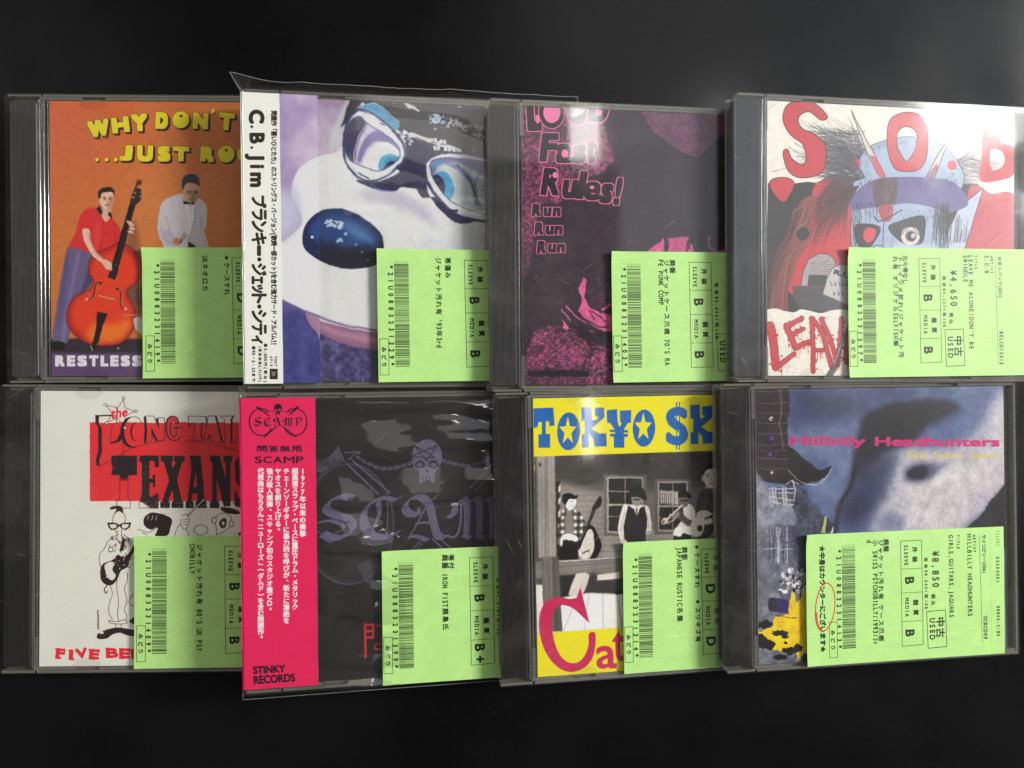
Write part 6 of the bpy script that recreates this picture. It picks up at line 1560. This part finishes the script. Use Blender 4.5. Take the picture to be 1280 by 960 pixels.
    c.letter('a', 424, 728, 540, 860, rd, -2, 5); c.line([(505, 850), (540, 858)], 12, rd); c.letter('t', 524, 640, 600, 815, rd, -2, 5); c.poly([(556, 625), (566, 690), (540, 700)], rd)
    c.ell(606, 800, 16, 10, rd)
    c.view(660, 490, 5.05)
    c.poly([(30, 50), (1400, 18), (1400, 362), (36, 408)], ye)
    T_ = lambda P: c.poly(P, bl)
    T_([(34, 103), (160, 98), (168, 210), (136, 218), (132, 185), (112, 185), (112, 265), (140, 265), (140, 352), (66, 352), (66, 268), (88, 266), (88, 188), (66, 190), (60, 222), (36, 228)])
    def star(cx, cy, R, rot=0):
        P = []
        for i in range(10):
            a = -math.pi / 2 + i * math.pi / 5 + rot; r = R if i % 2 == 0 else R * .42; P.append((cx + r * math.cos(a) * .72, cy + r * math.sin(a) * 1.2))
        c.poly(P, ye)
    c.ell(256, 248, 72, 120, bl, rot=2); star(252, 248, 78); 
    T_([(336, 98), (400, 94), (404, 175), (424, 180), (450, 160), (424, 150), (420, 100), (480, 98), (482, 160), (400, 232), (450, 262), (494, 260), (498, 342), (420, 345), (410, 300), (386, 262), (384, 262), (386, 350), (342, 352), (340, 266), (358, 264), (358, 180), (338, 180)])
    T_([(496, 116), (562, 108), (566, 190), (578, 222), (592, 196), (582, 190), (580, 118), (652, 114), (650, 194), (630, 196), (604, 240), (630, 240), (632, 256), (604, 256), (604, 264), (632, 264), (630, 282), (608, 284), (608, 352), (542, 352), (542, 284), (518, 280), (518, 264), (550, 262), (550, 254), (516, 252), (516, 236), (546, 238), (520, 196), (500, 194)])
    c.ell(732, 228, 71, 118, bl, rot=2); star(728, 222, 78)
    c.letter('S', 884, 108, 998, 322, bl, 0, 15)
    for x in (938, 956): c.line([(x, 66), (x, 360)], 8, bl)
    for x in (941, 953): c.line([(x, 150), (x, 178)], 3, ye); c.line([(x, 238), (x, 272)], 3, ye)
    T_([(1024, 82), (1084, 80), (1086, 166), (1100, 166), (1118, 150), (1100, 146), (1100, 92), (1164, 84), (1164, 160), (1096, 220), (1140, 250), (1170, 250), (1176, 322), (1104, 328), (1100, 280), (1076, 252), (1076, 330), (1026, 328), (1026, 256), (1044, 252), (1044, 170), (1026, 166)])
    c.ell(1236, 200, 50, 110, bl)
    return c

def art8():
    c = booklet_canvas(8, (96, 110, 146)); H, Wd = c.H, c.W
    c.view(935, 480, 3.71); rg = random.Random(8)
    n = c.n(90, 81, 5, .6); nf = c.n(26, 82, 4, .7); fine = c.n(5, 83, 2)
    c.mix(np.clip(n * 2 - .6, 0, 1), (126, 136, 166), .7)
    c.mix(np.clip(1.2 - n * 2, 0, 1), (56, 62, 96), .5)
    dk = (40, 33, 42)
    # top cloud and shadows of the close-up cheek
    c.poly([(180, 20), (560, 20), (660, 60), (560, 120), (400, 150), (250, 200), (180, 160)], (78, 84, 118), .6, 26, sm=True)
    c.poly([(520, 170), (620, 110), (760, 80), (960, 90), (1000, 140), (850, 200), (720, 300), (600, 340), (520, 440), (490, 400), (500, 300)], (36, 32, 46), .95, 20, sm=True)
    c.poly([(190, 180), (420, 150), (540, 160), (500, 280), (480, 400), (430, 520), (300, 520), (250, 440), (400, 380), (300, 330), (190, 300)], (120, 134, 166), .55, 26, sm=True)
    # bright cheek
    c.poly([(600, 320), (760, 300), (900, 300), (1060, 200), (1160, 100), (1240, 80), (1240, 420), (1130, 520), (1020, 640), (980, 720), (640, 720), (560, 620), (560, 460)], (186, 184, 190), .85, 34, sm=True)
    c.poly([(820, 360), (1000, 380), (1200, 240), (1240, 380), (1040, 600), (960, 700), (760, 680), (720, 520)], (206, 200, 200), .75, 44, sm=True)
    c.poly([(880, 60), (1040, 50), (1080, 180), (940, 260), (800, 280), (840, 160)], (92, 108, 150), .6, 30, sm=True)
    c.poly([(1120, 90), (1240, 40), (1240, 260), (1160, 220)], (206, 202, 204), .7, 24, sm=True)
    c.poly([(560, 130), (700, 90), (900, 70), (980, 110), (860, 170), (740, 260), (650, 310), (560, 400), (500, 440), (495, 330), (530, 210)], (30, 26, 38), .9, 16, sm=True)
    c.poly([(520, 430), (600, 380), (680, 360), (640, 520), (560, 640), (470, 680), (450, 620)], (66, 72, 108), .75, 26, sm=True)
    c.poly([(230, 40), (460, 60), (420, 150), (250, 150)], (54, 56, 84), .6, 24, sm=True); c.poly([(600, 30), (800, 30), (700, 80)], (58, 64, 98), .6, 18, sm=True)
    c.poly([(1020, 480), (1200, 330), (1230, 420), (1060, 600)], (188, 178, 186), .5, 20, sm=True)
    # eye
    c.ell(800, 412, 82, 44, (60, 62, 92), .8, 18, rot=-14); c.ell(790, 414, 52, 28, (26, 24, 38), .95, 8, rot=-12); c.ell(870, 392, 60, 20, (88, 92, 122), .6, 14, rot=-20)
    c.ell(980, 560, 180, 26, (176, 170, 180), .4, 20)
    c.ell(490, 580, 80, 50, (58, 54, 84), .8, 24); c.ell(660, 640, 60, 40, (96, 100, 140), .6, 20)
    # dark right corner
    c.poly([(180, 60), (520, 60), (560, 130), (300, 210), (180, 200)], (60, 66, 100), .5, 30, sm=True); c.poly([(480, 400), (560, 330), (640, 300), (700, 330), (640, 420), (600, 520), (520, 600), (440, 640)], (52, 56, 86), .7, 28, sm=True)
    c.poly([(1240, 400), (1150, 510), (1000, 700), (1000, 760), (1400, 760), (1400, 400)], (34, 30, 40), 1, 4)
    for i in range(60): c.ell(rg.uniform(1100, 1240), rg.uniform(500, 680), 2.4, 2.4, (90, 80, 110), .5)
    # hair line
    c.line([(520, 280), (505, 380), (470, 480), (425, 580), (400, 720)], 20, dk, .8, 9, sm=True); c.line([(495, 400), (475, 470), (430, 560)], 12, (24, 20, 26), 1, 1, sm=True)
    # guitar neck on the left
    c.poly([(30, 20), (186, 20), (186, 290), (220, 330), (330, 400), (390, 380), (330, 450), (250, 470), (190, 470), (30, 440)], (50, 36, 42), 1, 3)
    for y in (34, 86, 134, 182, 230, 310, 350, 392): c.line([(40, y), (184, y + 2)], 3.4, (128, 110, 112), .7)
    c.line([(150, 20), (156, 250), (160, 300)], 9, (150, 142, 140), .5, 2)
    c.ell(110, 160, 9, 9, (206, 204, 206)); c.ell(112, 161, 5, 5, (90, 86, 96)); c.ell(106, 252, 9, 9, (86, 74, 160)); c.ell(106, 330, 9, 9, (86, 74, 160)); c.ell(108, 404, 7, 8, (186, 184, 190))
    for i in range(26): x = 46 + i * 5; c.line([(x, 280 + rg.uniform(-8, 8)), (x + 6, 286)], 2, (150, 140, 150), .7)
    for k in range(10): c.line([(180 + k * .5, 60 + k * 26), (186, 74 + k * 26)], 5, (28, 24, 40), .8)
    c.poly([(186, 300), (260, 340), (330, 400), (385, 385), (340, 440), (260, 452), (200, 420)], (36, 28, 34), 1, 3, sm=True)
    c.line([(190, 400), (260, 465), (330, 462), (385, 395)], 4, (190, 190, 198), .8, sm=True)
    c.poly([(300, 425), (380, 385), (372, 410), (310, 450)], (24, 20, 26)); 
    # rocks and silver hardware
    rock = np.clip(nf * 2.4 - .7, 0, 1)
    m = c.mask([(30, 420), (100, 490), (200, 520), (260, 640), (250, 760), (30, 760)], True, 8); c.mix(m, (120, 124, 138), .9); c.mix(m * rock, (176, 178, 190), .7)
    m = c.mask([(180, 470), (260, 500), (330, 600), (400, 650), (400, 760), (240, 760), (220, 600)], True, 6); c.mix(m, (44, 42, 56), .9); c.mix(m * rock, (120, 124, 150), .6)
    for i in range(8):
        x = 120 + i * 12; c.line([(x, 480), (x - 4, 560)], 6, rg.choice([(196, 194, 200), (70, 64, 78)]), .9)
    for y in (484, 505, 530, 552): c.line([(100, y), (215, y + rg.uniform(-4, 8))], 4.5, (200, 198, 206), .85)
    c.line([(210, 450), (222, 500), (218, 545)], 6, (186, 184, 194), .9, sm=True); c.line([(180, 470), (205, 452), (232, 468)], 4, (214, 212, 218), .9)
    c.poly([(340, 690), (355, 615), (364, 610), (366, 690)], (170, 182, 130)); c.poly([(384, 690), (393, 655), (398, 690)], (200, 200, 206))
    c.view(935, 640, 3.71)
    m = c.mask([(30, 60), (300, 60), (300, 760), (30, 760)]); c.mix(m, (104, 108, 118), .95); c.mix(m * rock, (150, 154, 164), .8); c.mix(m * np.clip(n * 2 - 1, 0, 1), (70, 72, 84), .6)
    c.poly([(180, 60), (300, 60), (300, 300), (240, 280), (200, 180)], (58, 62, 84), .8, 10)
    for i in range(9):
        x = 100 + i * 11; c.line([(x, 70 + i % 3 * 4), (x - 2 + i % 2 * 8, 240 + rg.uniform(-20, 6))], 5, rg.choice([(190, 188, 198), (74, 66, 92), (200, 198, 204)]), .85)
    for y in (80, 100, 122, 146, 175, 205, 236): c.line([(70, y), (205 + rg.uniform(-20, 14), y + rg.uniform(-2, 8))], 4, rg.choice([(196, 194, 204), (120, 112, 140)]), .8)
    c.line([(222, 60), (224, 110), (200, 140), (170, 142)], 7, (84, 76, 96), .9, sm=True)
    for i in range(60): c.ell(rg.uniform(150, 270), rg.uniform(260, 380), rg.uniform(4, 14), rg.uniform(3, 9), rg.choice([(206, 204, 206), (36, 32, 38), (170, 168, 174), (236, 234, 232)]), .9, rot=rg.uniform(0, 180))
    c.line([(260, 290), (236, 420)], 5, (34, 30, 34)); 
    c.rect(96, 406, 190, 466, (62, 56, 78), 1, 1); c.rect(144, 406, 190, 466, (70, 50, 108), 1, 1)
    ylw = (238, 200, 40)
    P = [(190, 470), (200, 420), (205, 370), (222, 390), (230, 420), (262, 360), (300, 330), (300, 700), (240, 690), (200, 640), (130, 640), (90, 620), (100, 590), (45, 580), (46, 556), (110, 540), (120, 490)]
    Q = []
    for i in range(len(P)):
        a, b = P[i], P[(i + 1) % len(P)]; q = max(1, int(math.hypot(b[0] - a[0], b[1] - a[1]) / 14))
        for j in range(q): Q.append((a[0] + (b[0] - a[0]) * j / q + rg.uniform(-5, 5), a[1] + (b[1] - a[1]) * j / q + rg.uniform(-5, 5)))
    c.poly(Q, ylw)
    def blot(cx, cy, rx, ry, col=(40, 34, 34)):
        t = np.linspace(0, 2 * math.pi, 30, endpoint=False); c.poly([(cx + rx * math.cos(a) * rg.uniform(.7, 1.15), cy + ry * math.sin(a) * rg.uniform(.65, 1.2)) for a in t], col)
    for b in ((78, 524, 34, 20), (88, 612, 46, 26), (64, 596, 24, 30), (150, 558, 44, 16), (176, 576, 20, 10), (200, 640, 40, 20), (230, 630, 20, 22), (176, 604, 10, 6), (150, 670, 36, 14), (262, 680, 16, 26)): blot(*b)
    for i in range(30): c.ell(rg.uniform(130, 262), rg.uniform(430, 560), rg.uniform(1.5, 4), 2, (110, 70, 40), .8)
    c.rect(196, 482, 224, 488, (120, 70, 110), .9); c.line([(130, 486), (196, 484)], 3, (140, 80, 60))
    c.poly([(470, 430), (620, 350), (700, 380), (690, 480), (660, 600), (640, 700), (430, 700), (440, 560)], (84, 92, 132), .6, 30, sm=True); c.contrast(1.22, .48); c.warp(9, 60, 801, 2.2, 10); c.mottle(.16, 26, 802); c.mottle(.08, 4, 803, 2)
    # lettering
    c.view(935, 480, 3.71)
    x = 190
    mg = (206, 30, 116)
    for w, s in ((350, 'Hillbilly'), (590, 'Headhunters')):
        pass
    c.kern = 'sq'
    c.text('Hillbilly', (198, 281), (542, 284), 38, mg, bold=4.4, by=.6); c.text('Headhunters', (592, 285), (1164, 288), 38, mg, bold=4.4, by=.6)
    c.kern = 'round'
    c.text('Girls,', (734, 342), (832, 343), 32, (222, 200, 96), bold=.8, shear=.22); c.text('Guitars,', (856, 343), (998, 344), 31, (222, 204, 116), bold=.6, shear=.22); c.text('Jaguars', (1024, 344), (1166, 344), 31, (216, 196, 110), bold=.6, shear=.22)
    for i in range(160): c.ell(rg.uniform(40, 1230), rg.uniform(30, 690), rg.uniform(1, 2.6), rg.uniform(1, 2.6), (190, 194, 210), rg.uniform(.15, .6))
    return c

# ------------------------------------------------------------------ build everything
TR0 = {1: (.034, .033, .031, 1), 2: (.03, .03, .03, 1), 3: (.045, .045, .042, 1), 4: (.045, .047, .055, 1), 5: (.016, .014, .013, 1), 6: (.02, .02, .02, 1), 7: (.022, .02, .018, 1), 8: (.022, .021, .019, 1)}
TR = {k: tuple(c * (2.0 if k not in (5, 7, 8) else 1.7) for c in v[:3]) + (1,) for k, v in TR0.items()}
GAIN = {1: 1.15, 2: 1.15, 3: 1.1, 4: 1.0, 5: (1.45, 1.32, 1.3), 6: .9, 7: 1.05, 8: (.88, .86, .84)}
LBL = {
 1: 'clear CD case, orange cover showing a man with a red double bass',
 2: 'bagged CD case under the white band, cover of a white muzzle wearing goggles',
 3: 'clear CD case, dark magenta cover with pink outlined words LOUD Fast Rules! Run',
 4: 'CD case, white cover with big red letters S O B and blue horned head',
 5: 'clear CD case, cream cover with red block and black word TEXANS over cartoon musicians',
 6: 'bagged CD case under the hot pink band, black cover with faint violet SCAMP lettering',
 7: 'clear CD case, yellow cover with blue TOKYO SK lettering and red word Cat',
 8: 'clear CD case, blue-grey close-up cover with magenta words Hillbilly Headhunters',
}
ARTF = {1: art1, 2: art2, 3: art3, 4: art4, 5: art5, 6: art6, 7: art7, 8: art8}
ROOT = {}
for k in (1, 2, 3, 4, 5, 6, 7, 8):
    ROOT[k] = make_case(k, LBL[k], ARTF[k](), tray_mat(k, TR[k]), worn=(k in (4,)), chamfer=k in (3, 4, 8), gain=GAIN[k], ribs=k not in (6,))

obi(2, 'white paper band with black C.B.Jim and katakana lettering inside the upper film bag', 398.5, band2, gain=1.1)
obi(6, 'hot pink paper band with white Japanese columns and STINKY RECORDS in the lower film bag', 396, band6, gain=1.0)
BAG2 = bag(2, 'clear film bag holding the CD with white band, flap sticking out above', 5.0, 3.0, 1.0, 2.5, seed=21, pull=(4.5, 2.6), ripple=.5)
BAG6 = bag(6, 'clear film bag holding the CD with pink band, seam along the bottom', 3.0, 3.6, 1.0, 2.5, seed=62, ripple=3.8)

SG = 1.0
sticker(1, ROOT[1], (177.5, 309.5), (179, 473), sticker_art('*21U0883231419*', [(176, 24, 132, 'UKネオロカ', 15), (240, 24, 142, '※ケースすれ', 14)], 263, 'DD', ox=6, taxed='税抜¥1,136+税10%', bxlab=True), 'lime price slip graded D and D', gain=SG)
sticker(2, BAG2, (470.8, 310.7), (473.3, 477.8), sticker_art('*21U0883231329*', [(198, 22, 86, '帯傷み', 15), (170, 22, 290, "ジャケット汚れ有 '93年3rd", 15)], 255, 'BB', ox=2, taxed='税抜¥1,364+税10%'), 'lime price slip with grades B and B', z=ZTOP + 1.3, gain=SG)
sticker(3, ROOT[3], (763.9, 314.2), (766.5, 478.3), sticker_art('*21U0883231403*', [(180, 22, 66, '廃盤', 15), (160, 22, 340, "ジャケットケース爪痕 70'S RA", 15), (144, 22, 160, 'PE PUNK COMP', 14)], 240, 'BB', taxed='税抜¥2,045+税10%'), 'lime price slip noting PE PUNK COMP', gain=SG)
sticker(4, ROOT[4], (1059.3, 309.2), (1061.5, 472), sticker_art('*21U0883231397*', [(178, 22, 110, '元々帯なし', 15), (162, 22, 332, 'トレイツメ折れ/ジャケット汚', 15), (146, 22, 298, 'れ有 オリジナルSELFISH盤', 14)], 232, 'BB', price='¥4,650', taxed='税抜¥4,227+税10%',
    title=[(398, 308, "LEAVE ME ALONE/DON'T BE"), (380, 104, 'SWINDLE')], artist=(452, 76, 472, 'S.O.B'), genre=(498, 150, '日本人パンク(DD3)'), cat=('BELCD12012', 252, 356)), 'lime price slip priced ¥4,650', gain=SG)
sticker(5, ROOT[5], (167.8, 670.5), (167.8, 836), sticker_art('*21U0883231409*', [(180, 22, 340, "ジャケット汚れ有 80'S UK PSY", 15), (160, 22, 112, 'CHOBILLY', 14)], 261, 'BB', ox=4, taxed='税抜¥1,591+税10%'), 'lime price slip noting 80\'S UK PSYCHOBILLY', gain=SG)
sticker(6, BAG6, (477.2, 689), (478.8, 857), sticker_art('*21U0883231399*', [(192, 16, 62, '帯付', 15), (174, 16, 240, '廃盤 IRON FIST廃島氏', 15)], 254, ['B', 'B+'], taxed='税抜¥1,818+税10%'), 'lime price slip with grades B and B+', z=ZTOP + 1.3, gain=SG)
sticker(7, ROOT[7], (778.2, 677.9), (780.3, 842.3), sticker_art('*21U0883231314*', [(183, 20, 62, '廃盤', 15), (166, 20, 246, 'JAPANESE RUSTIC名盤', 15), (222, 16, 310, '※ケースすれ   ※スリキズ有', 14)], 242, 'DD', taxed='税抜¥1,136+税10%', bxlab=True), 'lime price slip noting JAPANESE RUSTIC', gain=SG)
sticker(8, ROOT[8], (1007.2, 668.3), (1009, 833.2), sticker_art('*21U0883231413*', [(248, 22, 62, '廃盤', 15), (230, 22, 330, 'ジャケット汚れ有 ケース爪痕', 15), (212, 22, 338, '小 SWISS PSYCHOBILLY/1993/3r', 15), (194, 22, 34, 'd', 15)], 303, 'BB', price='¥8,850', taxed='税抜¥8,045+税10%',
    title=[(462, 270, 'GIRLS,GUITARS,JAGUARS')], artist=(524, 270, 543, 'HILLBILLY HEADHUNTERS'), genre=(574, 140, 'サイコビリー(D06)'), cat=('OCRCD09', 270, 342), extra=[(622, 10, 60, '1)(10)', .4), (620, 90, 172, '055E4001', .8), (620, 240, 336, '08806:2:85', .8)], ox=66, star='★中身はカウンターにございます★'), 'lime price slip priced ¥8,850 with a red pen ring', gain=SG, fold=None)
print('objects', len(bpy.data.objects))
